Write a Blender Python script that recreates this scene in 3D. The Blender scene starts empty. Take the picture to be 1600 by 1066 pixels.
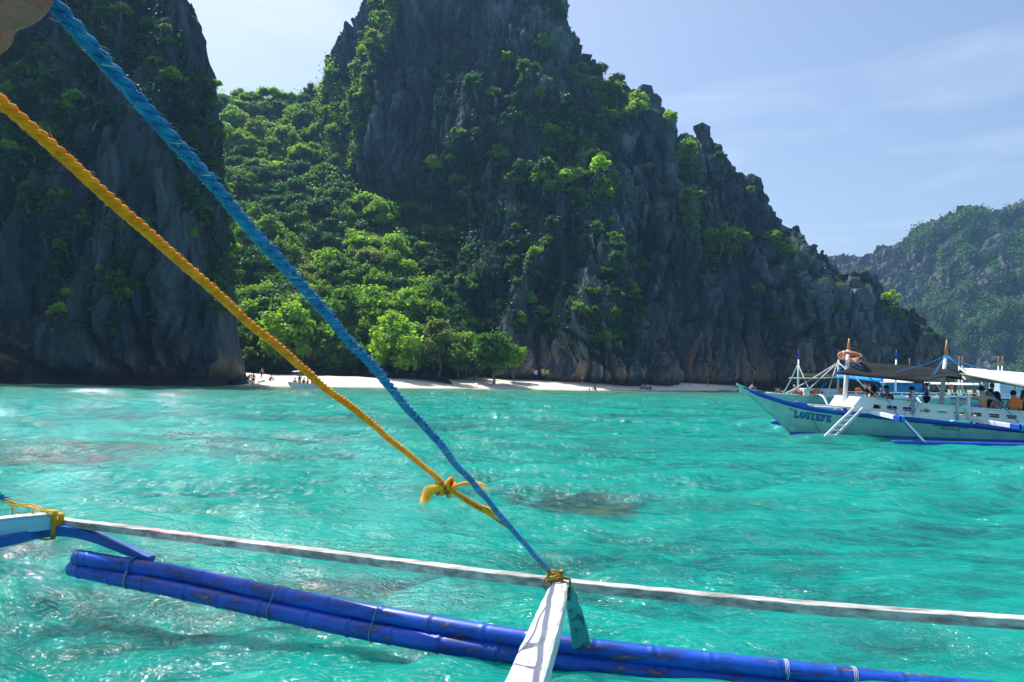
import bpy, bmesh, math, random, time
import numpy as np
from mathutils import Vector, Matrix, Quaternion
from mathutils.bvhtree import BVHTree

T0 = time.time()
RNG = np.random.default_rng(7)
random.seed(7)
SC = bpy.context.scene
COL = SC.collection
R = math.radians

# ------------------------------------------------------------------ camera
CAM = np.array([0.0, 0.0, 1.8])
PITCH, ROLL, FOC = R(2.97), R(1.2), 1100.0
_f = np.array([0, math.cos(PITCH), math.sin(PITCH)])
_r0 = np.array([1.0, 0, 0]); _u0 = np.array([0, -math.sin(PITCH), math.cos(PITCH)])
_r = math.cos(ROLL) * _r0 + math.sin(ROLL) * _u0
_u = math.cos(ROLL) * _u0 - math.sin(ROLL) * _r0
cam_data = bpy.data.cameras.new('camera')
cam = bpy.data.objects.new('camera', cam_data); COL.objects.link(cam)
cam.matrix_world = Matrix(((_r[0], _u[0], -_f[0], CAM[0]), (_r[1], _u[1], -_f[1], CAM[1]), (_r[2], _u[2], -_f[2], CAM[2]), (0, 0, 0, 1)))
cam_data.sensor_width = 36.0
cam_data.lens = 36.0 * FOC / 1600.0
cam_data.clip_start = 0.05
cam_data.clip_end = 6000
SC.camera = cam

# ------------------------------------------------------------------ sky, sun, exposure
SUN_EL, SUN_AZ = R(60), R(-42)          # azimuth from +Y, negative = to the left
world = bpy.data.worlds.new('World'); SC.world = world; world.use_nodes = True
nt = world.node_tree; nt.nodes.clear()
sky = nt.nodes.new('ShaderNodeTexSky'); sky.sky_type = 'NISHITA'; sky.sun_disc = False
sky.sun_elevation = SUN_EL; sky.sun_rotation = SUN_AZ
sky.air_density = 1.0; sky.dust_density = 2.3; sky.ozone_density = 1.7; sky.altitude = 0
bg = nt.nodes.new('ShaderNodeBackground'); wo = nt.nodes.new('ShaderNodeOutputWorld')
bg.inputs[1].default_value = 0.128
# thin cirrus streaks on the sky
tc = nt.nodes.new('ShaderNodeTexCoord'); mp = nt.nodes.new('ShaderNodeMapping')
mp.inputs['Rotation'].default_value = (0, R(-6), R(20)); mp.inputs['Scale'].default_value = (1.3, 1.3, 9)
nz = nt.nodes.new('ShaderNodeTexNoise'); nz.inputs['Scale'].default_value = 1.6; nz.inputs['Detail'].default_value = 7; nz.inputs['Roughness'].default_value = 0.55
nz.inputs['Distortion'].default_value = 0.4
cr = nt.nodes.new('ShaderNodeValToRGB'); cr.color_ramp.elements[0].position = 0.52; cr.color_ramp.elements[1].position = 0.78
cr.color_ramp.elements[1].color = (0.21, 0.21, 0.21, 1)
mx = nt.nodes.new('ShaderNodeMix'); mx.data_type = 'RGBA'
mx.inputs[7].default_value = (7.5, 8.0, 9.0, 1)
nt.links.new(tc.outputs['Generated'], mp.inputs[0]); nt.links.new(mp.outputs[0], nz.inputs['Vector'])
nt.links.new(nz.outputs['Fac'], cr.inputs[0]); nt.links.new(cr.outputs[0], mx.inputs[0])
nt.links.new(sky.outputs[0], mx.inputs[6]); nt.links.new(mx.outputs[2], bg.inputs[0]); nt.links.new(bg.outputs[0], wo.inputs[0])

sun_d = bpy.data.lights.new('sun', 'SUN'); sun_d.energy = 5.0; sun_d.angle = R(0.5); sun_d.color = (1.0, 0.965, 0.91)
sun = bpy.data.objects.new('sun', sun_d); COL.objects.link(sun)
SUNV = Vector((math.sin(SUN_AZ) * math.cos(SUN_EL), math.cos(SUN_AZ) * math.cos(SUN_EL), math.sin(SUN_EL)))
sun.rotation_euler = SUNV.to_track_quat('Z', 'Y').to_euler()
sun.location = SUNV * 60
# Nishita: rotation 0 puts the sun on +Y, positive turns it clockwise seen from above
SC.view_settings.view_transform = 'Standard'; SC.view_settings.look = 'None'
SC.view_settings.gamma = 1.0; SC.view_settings.exposure = 0.5
SC.view_settings.use_curve_mapping = False
SC.cycles.max_bounces = 8; SC.cycles.transparent_max_bounces = 16
SC.cycles.volume_bounces = 0
SC.cycles.sample_clamp_indirect = 6.0

# ------------------------------------------------------------------ pixel helpers (used to measure positions)
def ray(px, py):
    v = _f * FOC + _r * (px - 800.0) + _u * (533.0 - py)
    return v / np.linalg.norm(v)
def P(px, py, d):
    v = ray(px, py); return CAM + v * (d / v[1])
def W(px, py, z=0.0):
    v = ray(px, py); return CAM + v * ((z - CAM[2]) / v[2])

# ------------------------------------------------------------------ numpy noise
_perm = np.random.default_rng(3).permutation(256).astype(np.int64)
_perm = np.concatenate([_perm, _perm, _perm])
_g = np.random.default_rng(4).normal(size=(256, 3)); _g /= np.linalg.norm(_g, axis=1)[:, None]
def pnoise(x, y, z):
    x = np.asarray(x, float); y = np.asarray(y, float) + 0 * x; z = np.asarray(z, float) + 0 * x
    xi = np.floor(x).astype(np.int64); yi = np.floor(y).astype(np.int64); zi = np.floor(z).astype(np.int64)
    fx, fy, fz = x - xi, y - yi, z - zi
    u = fx**3 * (fx * (fx * 6 - 15) + 10); v = fy**3 * (fy * (fy * 6 - 15) + 10); w = fz**3 * (fz * (fz * 6 - 15) + 10)
    xi &= 255; yi &= 255; zi &= 255
    def gr(dx, dy, dz):
        h = _perm[_perm[_perm[xi + dx] + yi + dy] + zi + dz]
        g = _g[h]
        return g[..., 0] * (fx - dx) + g[..., 1] * (fy - dy) + g[..., 2] * (fz - dz)
    def lp(a, b, t): return a + t * (b - a)
    r = lp(lp(lp(gr(0,0,0), gr(1,0,0), u), lp(gr(0,1,0), gr(1,1,0), u), v),
           lp(lp(gr(0,0,1), gr(1,0,1), u), lp(gr(0,1,1), gr(1,1,1), u), v), w)
    return r * 1.6
def fbm(x, y, z, octv=4, gain=0.5):
    s = 0; a = 1; t = 0
    for i in range(octv):
        s = s + a * pnoise(x * 2**i + 17.3 * i, y * 2**i + 5.1 * i, z * 2**i + 9.7 * i); t += a; a *= gain
    return s / t
def sstep(a, b, x):
    t = np.clip((x - a) / (b - a), 0, 1); return t * t * (3 - 2 * t)

# ------------------------------------------------------------------ scene-object helpers
def link(o, parent=None):
    COL.objects.link(o)
    if parent is not None: o.parent = parent
    return o
def tag(o, label=None, cat=None, group=None, kind=None):
    if label: o['label'] = label
    if cat: o['category'] = cat
    if group: o['group'] = group
    if kind: o['kind'] = kind
    return o
def empty(name, loc=(0, 0, 0), rz=0.0, label=None, cat=None, group=None):
    o = bpy.data.objects.new(name, None); o.empty_display_size = 0.3
    o.location = loc; o.rotation_euler = (0, 0, rz); link(o)
    return tag(o, label, cat, group)
def mesh_obj(name, verts, faces, mats, parent=None, smooth=False, mat_idx=None):
    me = bpy.data.meshes.new(name)
    me.from_pydata([tuple(map(float, v)) for v in verts], [], faces)
    for m in (mats if isinstance(mats, (list, tuple)) else [mats]): me.materials.append(m)
    if mat_idx is not None: me.polygons.foreach_set('material_index', mat_idx)
    if smooth: me.polygons.foreach_set('use_smooth', [True] * len(me.polygons))
    me.update()
    return link(bpy.data.objects.new(name, me), parent)
def fast_mesh(name, V, F, mats, smooth=True, attrs=None):
    """V (n,3) array, F (m,4) or (m,3) int array -> mesh"""
    me = bpy.data.meshes.new(name); n, k = len(F), F.shape[1]
    me.vertices.add(len(V)); me.vertices.foreach_set('co', np.ascontiguousarray(V, dtype=np.float32).ravel())
    me.loops.add(n * k); me.loops.foreach_set('vertex_index', np.ascontiguousarray(F, dtype=np.int32).ravel())
    me.polygons.add(n); me.polygons.foreach_set('loop_start', np.arange(0, n * k, k, dtype=np.int32))
    me.polygons.foreach_set('loop_total', np.full(n, k, dtype=np.int32))
    me.update(calc_edges=True)
    if smooth: me.polygons.foreach_set('use_smooth', np.ones(n, dtype=bool))
    else: me.polygons.foreach_set('use_smooth', np.zeros(n, dtype=bool))
    for m in (mats if isinstance(mats, (list, tuple)) else [mats]): me.materials.append(m)
    for k_, a in (attrs or {}).items():
        at = me.attributes.new(k_, 'FLOAT', 'POINT'); at.data.foreach_set('value', np.ascontiguousarray(a, dtype=np.float32).ravel())
    return me
def grid_faces(nr, nc, wrap=False):
    i = np.arange(nr - 1)[:, None]; j = np.arange(nc if wrap else nc - 1)[None, :]; j2 = (j + 1) % nc
    a = i * nc + j; b = i * nc + j2; c = (i + 1) * nc + j2; d = (i + 1) * nc + j
    return np.stack([a, b, c, d], -1).reshape(-1, 4)

# ------------------------------------------------------------------ material helpers
class NT:
    def __init__(s, m):
        s.m = m; s.t = m.node_tree; s.n = s.t.nodes; s.bsdf = s.n.get('Principled BSDF'); s.out = s.n.get('Material Output')
    def add(s, typ, **kw):
        nd = s.n.new(typ)
        for k, v in kw.items(): setattr(nd, k, v)
        return nd
    def l(s, a, b): s.t.links.new(a, b)
def _inp(n, k, v):
    n.inputs[k].default_value = v
def newmat(name, col=(0.5, 0.5, 0.5), rough=0.6, spec=0.3, metal=0.0):
    m = bpy.data.materials.new(name); m.use_nodes = True
    b = m.node_tree.nodes['Principled BSDF']
    _inp(b, 'Base Color', (*col, 1)); _inp(b, 'Roughness', rough); _inp(b, 'Specular IOR Level', spec); _inp(b, 'Metallic', metal)
    return m
def noisemat(name, c1, c2, scale=8, rough=0.6, spec=0.3, stretch=(1, 1, 1), lo=0.4, hi=0.65, bump=0.0, bscale=None, detail=5, third=None, coords='Object'):
    m = newmat(name, c1, rough, spec); t = NT(m)
    tc = t.add('ShaderNodeTexCoord'); mp = t.add('ShaderNodeMapping'); _inp(mp, 'Scale', stretch)
    t.l(tc.outputs[coords], mp.inputs[0])
    n = t.add('ShaderNodeTexNoise'); _inp(n, 'Scale', scale); _inp(n, 'Detail', detail)
    t.l(mp.outputs[0], n.inputs['Vector'])
    r = t.add('ShaderNodeValToRGB'); e = r.color_ramp.elements
    e[0].position = lo; e[1].position = hi; e[0].color = (*c1, 1); e[1].color = (*c2, 1)
    if third: x = e.new(min(1, hi + third[1])); x.color = (*third[0], 1)
    t.l(n.outputs['Fac'], r.inputs[0]); t.l(r.outputs[0], t.bsdf.inputs['Base Color'])
    if bump:
        b = t.add('ShaderNodeBump'); _inp(b, 'Strength', bump); _inp(b, 'Distance', 0.02)
        if bscale:
            n2 = t.add('ShaderNodeTexNoise'); _inp(n2, 'Scale', bscale); _inp(n2, 'Detail', 5); t.l(mp.outputs[0], n2.inputs['Vector'])
            t.l(n2.outputs['Fac'], b.inputs['Height'])
        else: t.l(n.outputs['Fac'], b.inputs['Height'])
        t.l(b.outputs[0], t.bsdf.inputs['Normal'])
    return m

def leafmat(name, c1, c2, trans=0.45, rough=0.5, hv=0.5):
    m = bpy.data.materials.new(name); m.use_nodes = True; t = NT(m)
    _inp(t.bsdf, 'Roughness', rough); _inp(t.bsdf, 'Specular IOR Level', 0.3)
    oi = t.add('ShaderNodeObjectInfo'); geo = t.add('ShaderNodeTexCoord')
    n = t.add('ShaderNodeTexNoise'); _inp(n, 'Scale', 1.7); _inp(n, 'Detail', 2)
    t.l(geo.outputs['Object'], n.inputs['Vector'])
    wn = t.add('ShaderNodeTexNoise'); _inp(wn, 'Scale', 14.0); _inp(wn, 'Detail', 1)
    t.l(geo.outputs['Object'], wn.inputs['Vector'])
    a1 = t.add('ShaderNodeMath', operation='MULTIPLY_ADD'); _inp(a1, 1, 0.7); a1.inputs[2].default_value = -0.35 + (1 - hv) * 0.5 - 0.25
    t.l(oi.outputs['Random'], a1.inputs[0])
    a2 = t.add('ShaderNodeMath', operation='ADD'); t.l(a1.outputs[0], a2.inputs[0]); t.l(n.outputs['Fac'], a2.inputs[1])
    a3 = t.add('ShaderNodeMath', operation='MULTIPLY_ADD'); _inp(a3, 1, 0.5); t.l(wn.outputs['Fac'], a3.inputs[0]); t.l(a2.outputs[0], a3.inputs[2])
    r = t.add('ShaderNodeValToRGB'); r.color_ramp.elements[0].position = 0.35; r.color_ramp.elements[1].position = 1.05
    r.color_ramp.elements[0].color = (*c1, 1); r.color_ramp.elements[1].color = (*c2, 1)
    t.l(a3.outputs[0], r.inputs[0]); t.l(r.outputs[0], t.bsdf.inputs['Base Color'])
    tr = t.add('ShaderNodeBsdfTranslucent'); mix = t.add('ShaderNodeMixShader'); _inp(mix, 0, trans)
    hs = t.add('ShaderNodeMix', data_type='RGBA', blend_type='MULTIPLY'); _inp(hs, 0, 1.0)
    t.l(r.outputs[0], hs.inputs[6]); hs.inputs[7].default_value = (1.9, 2.0, 0.55, 1)
    t.l(hs.outputs[2], tr.inputs[0])
    t.l(t.bsdf.outputs[0], mix.inputs[1]); t.l(tr.outputs[0], mix.inputs[2]); t.l(mix.outputs[0], t.out.inputs[0])
    return m
# ================================================================== LARGE STRUCTURE
# ---- rock
def rock_material(name, dark, mid, light, warm_h=14.0, moss=(0.035, 0.06, 0.02)):
    m = bpy.data.materials.new(name); m.use_nodes = True; t = NT(m)
    _inp(t.bsdf, 'Roughness', 0.92); _inp(t.bsdf, 'Specular IOR Level', 0.12)
    geo = t.add('ShaderNodeNewGeometry')
    def noise(sx, sy, sz, det=6, dist=0.0, rough=0.6):
        mp = t.add('ShaderNodeMapping'); _inp(mp, 'Scale', (sx, sy, sz)); t.l(geo.outputs['Position'], mp.inputs[0])
        n = t.add('ShaderNodeTexNoise'); _inp(n, 'Scale', 1.0); _inp(n, 'Detail', det); _inp(n, 'Roughness', rough); _inp(n, 'Distortion', dist)
        t.l(mp.outputs[0], n.inputs['Vector']); return n.outputs['Fac']
    streak = noise(0.55, 0.55, 0.055, 9, 0.6, 0.68)
    big = noise(0.05, 0.05, 0.035, 4)
    fine = noise(2.2, 2.2, 0.5, 5, 0.3)
    r = t.add('ShaderNodeValToRGB'); e = r.color_ramp.elements
    e[0].position = 0.36; e[0].color = (*dark, 1); e[1].position = 0.62; e[1].color = (*mid, 1)
    x = e.new(0.75); x.color = (*light, 1)
    s = t.add('ShaderNodeMath', operation='MULTIPLY_ADD'); _inp(s, 1, 0.28); t.l(fine, s.inputs[0])
    s2 = t.add('ShaderNodeMath', operation='ADD'); s2.inputs[1].default_value = -0.14; t.l(streak, s2.inputs[0]); t.l(s2.outputs[0], s.inputs[2])
    t.l(s.outputs[0], r.inputs[0])
    pb = t.add('ShaderNodeMapRange'); _inp(pb, 'From Min', .50); _inp(pb, 'From Max', .68); _inp(pb, 'To Max', .65); t.l(noise(.085, .085, .03, 6, .9, .6), pb.inputs[0])
    mp_ = t.add('ShaderNodeMix', data_type='RGBA'); t.l(pb.outputs[0], mp_.inputs[0]); t.l(r.outputs[0], mp_.inputs[6]); mp_.inputs[7].default_value = (*[min(1, q * .9) for q in light], 1)
    # pale and rusty mineral stains low on the face
    sep = t.add('ShaderNodeSeparateXYZ'); t.l(geo.outputs['Position'], sep.inputs[0])
    mr = t.add('ShaderNodeMapRange'); _inp(mr, 'From Min', warm_h); _inp(mr, 'From Max', 1.0); _inp(mr, 'To Min', 0.0); _inp(mr, 'To Max', 1.0); t.l(sep.outputs['Z'], mr.inputs[0])
    st = noise(0.22, 0.22, 0.05, 5, 0.8)
    rs = t.add('ShaderNodeValToRGB'); rs.color_ramp.elements[0].position = 0.45; rs.color_ramp.elements[1].position = 0.62
    t.l(st, rs.inputs[0])
    mm = t.add('ShaderNodeMath', operation='MULTIPLY'); t.l(mr.outputs[0], mm.inputs[0]); t.l(rs.outputs[0], mm.inputs[1])
    rc = t.add('ShaderNodeValToRGB'); rc.color_ramp.elements[0].position = 0.4; rc.color_ramp.elements[1].position = 0.62
    rc.color_ramp.elements[0].color = (0.42, 0.36, 0.28, 1); rc.color_ramp.elements[1].color = (0.42, 0.22, 0.09, 1)
    t.l(noise(0.4, 0.4, 0.12, 4), rc.inputs[0])
    m1 = t.add('ShaderNodeMix', data_type='RGBA'); t.l(mm.outputs[0], m1.inputs[0]); t.l(mp_.outputs[2], m1.inputs[6]); t.l(rc.outputs[0], m1.inputs[7])
    # moss and thin plants on ledges
    sn = t.add('ShaderNodeSeparateXYZ'); t.l(geo.outputs['Normal'], sn.inputs[0])
    a = t.add('ShaderNodeMath', operation='ADD'); t.l(sn.outputs['Z'], a.inputs[0]); t.l(big, a.inputs[1])
    mg = t.add('ShaderNodeMapRange'); _inp(mg, 'From Min', 0.88); _inp(mg, 'From Max', 1.15); t.l(a.outputs[0], mg.inputs[0])
    m2 = t.add('ShaderNodeMix', data_type='RGBA'); t.l(mg.outputs[0], m2.inputs[0]); t.l(m1.outputs[2], m2.inputs[6]); m2.inputs[7].default_value = (*moss, 1)
    # the tide band: darker just above the sea
    tb = t.add('ShaderNodeMapRange'); _inp(tb, 'From Min', 2.6); _inp(tb, 'From Max', 1.0); t.l(sep.outputs['Z'], tb.inputs[0])
    m3 = t.add('ShaderNodeMix', data_type='RGBA'); t.l(tb.outputs[0], m3.inputs[0]); t.l(m2.outputs[2], m3.inputs[6]); m3.inputs[7].default_value = (0.035, 0.036, 0.03, 1)
    t.l(m3.outputs[2], t.bsdf.inputs['Base Color'])
    b = t.add('ShaderNodeBump'); _inp(b, 'Strength', 1.0); _inp(b, 'Distance', 0.9); t.l(s.outputs[0], b.inputs['Height'])
    t.l(b.outputs[0], t.bsdf.inputs['Normal'])
    return m
M_ROCK = rock_material('limestone', (0.014, 0.027, 0.043), (0.062, 0.092, 0.128), (0.30, 0.34, 0.38))  # grey stone; the blue cast of skylight is put into both near limestones
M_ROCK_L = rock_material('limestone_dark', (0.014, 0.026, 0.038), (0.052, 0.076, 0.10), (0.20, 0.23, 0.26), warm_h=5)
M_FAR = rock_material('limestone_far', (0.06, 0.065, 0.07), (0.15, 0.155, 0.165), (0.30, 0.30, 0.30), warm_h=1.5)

def ridged(x, y, z): return 1 - 2 * np.abs(pnoise(x, y, z))

def massif(name, keys, mat, label, ncol, nrow, back=40, profile=1.5, amp=1.0, spike=2.5, spike_l=2.6, base_z=-1.5, notch=2.2, seed=0, hpow=1.0, lam=1.0, xk=1.0):
    """A rock massif: an arch-shaped sheet rising from the front foot over the measured crest and down the back."""
    K = np.array(keys, float)
    top = np.array([P(k[0], k[1], k[3]) for k in K])
    basey = K[:, 2]
    seg = np.hypot(np.diff(top[:, 0]), np.diff(top[:, 2])) + 1e-6
    s = np.concatenate([[0], np.cumsum(seg)]); S = np.linspace(0, s[-1], ncol)
    tx, ty, tz = [np.interp(S, s, top[:, i]) for i in range(3)]
    by = np.interp(S, s, basey)
    # ragged pinnacles along the crest
    jag = ridged(tx / spike_l, ty / spike_l * 0.3 + seed, S / 40) * 0.6 + ridged(tx / spike_l * 2.3 + 9, seed + 4, S / 20) * 0.4
    tz = np.maximum(tz + spike * (jag - 0.35), -0.8)
    nf = int(nrow * 0.8); nb = nrow - nf
    t = np.concatenate([np.linspace(0, 1, nf), 1 + np.linspace(0, 1, nb + 1)[1:]])[:, None]
    tf = np.clip(t, 0, 1); tb = np.clip(t - 1, 0, 1)
    y = by[None] + (ty - by)[None] * tf ** profile + back * tb ** 0.8
    z = base_z + (tz - base_z)[None] * np.where(t <= 1, tf ** hpow, (1 - tb) ** 1.3)
    x = tx[None] + 0 * y
    # low-frequency buttresses, then flutes
    G = np.stack([x, y, z], -1)
    du = np.gradient(G, axis=1); dv = np.gradient(G, axis=0)
    N = np.cross(du, dv); ln = np.linalg.norm(N, axis=-1, keepdims=True); N = N / np.maximum(ln, 1e-6)
    # columns can bunch where the crest drops steeply: fall back to a plain outward direction
    flip = np.where((N[..., 1:2] > 0) & (t[..., None] <= 1), -1.0, 1.0); N = N * flip
    N = N * 0.6 + np.array([0, -0.55, 0.1]) * np.where(t[..., None] <= 1, 1, 0)
    sd = seed * 13.7
    wx = x + 3 * pnoise(x / 12 + sd, y / 12, z / 14); wz = z
    d = 3.6 * fbm(wx / (17 * lam) + sd, y / 30, wz / 40, 3) \
        + 2.2 * (ridged(wx / (9 * lam) + sd, y / 14, wz / 34) - 0.4) \
        + 1.6 * (ridged(wx / 3.6 + sd, y / 6, wz / 24 + 3) - 0.4) \
        + 1.05 * (ridged(wx / 1.5 + sd, y / 3, wz / 14) - 0.4) \
        + 0.5 * fbm(wx / 1.2, y / 1.2, wz / 2.2 + sd, 3) \
        + 0.55 * (ridged(wx / 0.75 + sd, y / 1.6, wz / 7) - 0.4)
    # horizontal breaks, so that flutes end in teeth
    d += 0.9 * np.maximum(0, pnoise(wx / 7, y / 9, wz / 3.4 + sd) - 0.1)
    d -= 2.2 * np.exp(-(pnoise(wx / 8 + sd, y / 20 + 5, wz / 48) / .05)**2) + 1.6 * np.exp(-(pnoise(wx / 13 + wz / 40 + sd + 7, y / 20, wz / 26) / .035)**2)
    d += 2.6 * (ridged(wx / 21 + sd + 3, y / 30, wz / 60 + .1 * x / 21) - 0.5)
    d *= amp * np.where(wx == wx, 1.15, 1)
    edge = np.minimum(1, (z - base_z) / 5) ; edge = np.clip(edge, 0.25, 1)
    N = N * np.array([xk, 1, 1]) * np.where(t[..., None] <= 1, 1.0, np.clip(1 - 4 * (t[..., None] - 1), .15, 1))
    G = G + N * (d * edge)[..., None]
    # lateral raggedness that shows on the outline
    fade = np.where(t <= 1, 1.0, np.clip(1 - 4 * (t - 1), .1, 1))
    G[..., 0] += fade * amp * 0.8 * fbm(x / 5 + sd, y / 9, z / 3.0, 4) * np.clip((z - base_z) / 6, 0, 1)
    G[..., 2] += amp * 0.7 * fbm(x / 2.1 + sd + 5, y / 4, z / 4.0, 3) * np.clip((z - base_z) / 6, 0, 1)
    # wave-cut notch at the foot, with an uneven roof
    zz = G[..., 2]; roof = 2.6 + 1.1 * fbm(x / 7 + sd, 0 * x, 0 * x, 3)
    nin = sstep(0, 1, 1 - np.abs(zz - roof * 0.4) / (roof * 0.75))
    G[..., 1] += np.where(t <= 1, notch * nin * (1 + 0.4 * pnoise(x / 4 + sd, 3.3, zz)), 0)
    V = G.reshape(-1, 3)
    me = fast_mesh(name, V, grid_faces(nrow, ncol), mat, smooth=False)
    o = link(bpy.data.objects.new(name, me))
    tag(o, label, None, None, 'structure')
    return o

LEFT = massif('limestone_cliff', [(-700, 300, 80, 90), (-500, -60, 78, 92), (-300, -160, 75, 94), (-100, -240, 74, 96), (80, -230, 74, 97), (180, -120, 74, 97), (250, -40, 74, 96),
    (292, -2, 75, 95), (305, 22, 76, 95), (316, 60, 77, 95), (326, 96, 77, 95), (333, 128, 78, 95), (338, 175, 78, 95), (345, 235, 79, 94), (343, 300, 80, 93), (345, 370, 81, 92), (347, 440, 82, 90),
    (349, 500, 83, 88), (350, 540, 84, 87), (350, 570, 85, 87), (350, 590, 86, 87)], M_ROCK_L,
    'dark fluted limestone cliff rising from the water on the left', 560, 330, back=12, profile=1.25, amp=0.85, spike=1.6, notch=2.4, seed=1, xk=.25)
PEAK = massif('limestone_cliff', [(455, 330, 196, 206), (480, 230, 190, 205), (500, 165, 182, 202), (512, 128, 176, 200), (523, 98, 172, 198), (538, 74, 168, 196), (556, 58, 165, 194), (569, 30, 162, 192),
    (577, 6, 160, 190), (590, -50, 155, 190), (640, -120, 150, 188), (720, -150, 144, 186), (800, -110, 140, 184), (845, -50, 138, 184), (862, -15, 137, 183), (874, 28, 136, 182), (886, 60, 136, 181), (895, 70, 136, 180),
    (905, 96, 136, 179), (925, 122, 137, 178), (950, 200, 138, 175), (990, 330, 140, 170), (1020, 480, 142, 160), (1030, 585, 145, 150)], M_ROCK,
    'tall grey limestone peak cut by the top of the picture', 660, 380, back=40, profile=1.9, amp=1.15, spike=1.1, seed=2)
RIDGE = massif('limestone_cliff', [(860, 240, 150, 172), (890, 150, 148, 172), (912, 112, 147, 172), (930, 120, 146, 172), (948, 143, 146, 172), (975, 155, 145, 172), (1004, 152, 145, 172), (1012, 160, 145, 171), (1030, 188, 145, 171),
    (1052, 203, 145, 171), (1058, 224, 145, 170), (1074, 217, 145, 170), (1084, 222, 145, 170), (1092, 212, 145, 170), (1100, 228, 145, 170), (1117, 222, 145, 170), (1121, 246, 146, 170), (1136, 264, 146, 170), (1160, 288, 147, 170),
    (1178, 298, 148, 170), (1185, 324, 148, 170), (1196, 326, 148, 170), (1206, 336, 149, 170), (1211, 360, 149, 170), (1234, 364, 150, 170), (1262, 388, 151, 170), (1290, 406, 153, 170), (1302, 424, 154, 170), (1325, 460, 156, 170),
    (1345, 510, 158, 168), (1365, 585, 160, 166)], M_ROCK,
    'long jagged limestone ridge descending to the right behind the beach', 740, 350, back=30, profile=1.7, amp=1.05, spike=3.4, spike_l=2.2, seed=3)
PINN = massif('limestone_cliff', [(1195, 560, 150, 152), (1215, 520, 149, 154), (1235, 488, 148, 156), (1260, 462, 148, 158), (1290, 450, 149, 159), (1310, 462, 149, 160), (1321, 436, 150, 160), (1333, 432, 150, 160), (1340, 452, 150, 160), (1347, 431, 150, 160), (1358, 440, 151, 160), (1374, 440, 151, 160),
    (1383, 470, 152, 160), (1398, 486, 152, 160), (1407, 500, 152, 160), (1414, 492, 153, 160), (1430, 498, 153, 160), (1436, 514, 153, 160), (1446, 518, 154, 160), (1455, 536, 155, 160), (1460, 556, 156, 160), (1456, 580, 157, 160), (1448, 600, 158, 160)], M_ROCK,
    'low headland of knife-edged limestone pinnacles behind the boats', 460, 240, back=20, profile=1.6, amp=0.9, spike=3.0, spike_l=1.7, notch=2.0, seed=4)
BUTT = massif('limestone_cliff', [(655, 560, 128, 131), (690, 470, 127, 134), (720, 400, 126, 136), (760, 335, 124, 138), (800, 292, 122, 139), (835, 268, 121, 140), (870, 262, 120, 140), (905, 268, 120, 140), (935, 285, 120, 140), (955, 330, 121, 139),
    (972, 400, 122, 138), (990, 470, 124, 137), (1012, 530, 126, 136), (1040, 560, 129, 136), (1064, 592, 132, 136)], M_ROCK,
    'lower grey limestone buttress with rusty stains behind the sandy beach', 440, 300, back=14, profile=1.6, amp=0.95, spike=1.8, seed=5, notch=1.8)

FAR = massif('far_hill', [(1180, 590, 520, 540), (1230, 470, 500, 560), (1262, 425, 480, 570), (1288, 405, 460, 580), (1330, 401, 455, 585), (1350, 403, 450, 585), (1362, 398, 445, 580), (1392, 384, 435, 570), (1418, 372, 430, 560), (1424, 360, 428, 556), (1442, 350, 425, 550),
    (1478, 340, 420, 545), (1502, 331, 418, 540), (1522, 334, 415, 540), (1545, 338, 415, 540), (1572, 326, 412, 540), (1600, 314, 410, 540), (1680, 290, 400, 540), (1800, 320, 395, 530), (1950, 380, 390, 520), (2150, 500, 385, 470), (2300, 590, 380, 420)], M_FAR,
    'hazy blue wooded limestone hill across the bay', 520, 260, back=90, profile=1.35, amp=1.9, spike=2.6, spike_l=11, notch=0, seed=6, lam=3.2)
print('massifs', time.time() - T0)

# ---- beach and the wooded valley
SHORE = np.array([W(px, py, 0)[:2] for px, py in [(-250, 601), (200, 602), (345, 602.8), (362,603), (400, 604), (520, 606), (700, 607.5), (870, 610), (1000, 611.3), (1140, 612), (1200, 612)]])
SHORE = SHORE[np.argsort(SHORE[:, 0])]
SHORE = np.concatenate([[[-160, 88]], SHORE[SHORE[:, 0] > -70], [[90, SHORE[-1, 1] + 6]]])
def shore_y(x): return np.interp(x, SHORE[:, 0], SHORE[:, 1])
def beach_z(x, y):
    e = y - shore_y(x)
    z = np.where(e < 0, e * 0.09, 0.13 * np.minimum(e, 9) + 0.045 * np.clip(e - 9, 0, 40))
    return z + 0.05 * pnoise(x / 3.1, y / 2.3, 0) + 0.02 * pnoise(x / 0.9, y / 0.9, 3)
bx = np.linspace(-42, 80, 400); byy = np.linspace(-7, 34, 150)
X, E = np.meshgrid(bx, byy); Y = shore_y(X) + E
Vb = np.stack([X, Y, np.maximum(beach_z(X, Y), -1.2)], -1).reshape(-1, 3)
M_SAND = noisemat('sand', (0.62, 0.55, 0.44), (0.74, 0.68, 0.58), scale=0.6, rough=0.95, spec=0.1, lo=0.35, hi=0.6, bump=0.6, bscale=9)
_t = NT(M_SAND); _gn = _t.add('ShaderNodeNewGeometry'); _s = _t.add('ShaderNodeSeparateXYZ'); _t.l(_gn.outputs['Position'], _s.inputs[0])
_m = _t.add('ShaderNodeMapRange'); _inp(_m, 'From Min', .22); _inp(_m, 'From Max', .06); _t.l(_s.outputs['Z'], _m.inputs[0])
_x = _t.add('ShaderNodeMix', data_type='RGBA'); _src = _t.bsdf.inputs['Base Color'].links[0].from_socket; _t.l(_m.outputs[0], _x.inputs[0]); _t.l(_src, _x.inputs[6]); _x.inputs[7].default_value = (.36, .31, .22, 1); _t.l(_x.outputs[2], _t.bsdf.inputs['Base Color'])
beach = link(bpy.data.objects.new('beach', fast_mesh('beach', Vb, grid_faces(150, 400), M_SAND)))
tag(beach, 'white sand beach at the foot of the wooded valley', kind='structure')

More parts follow.
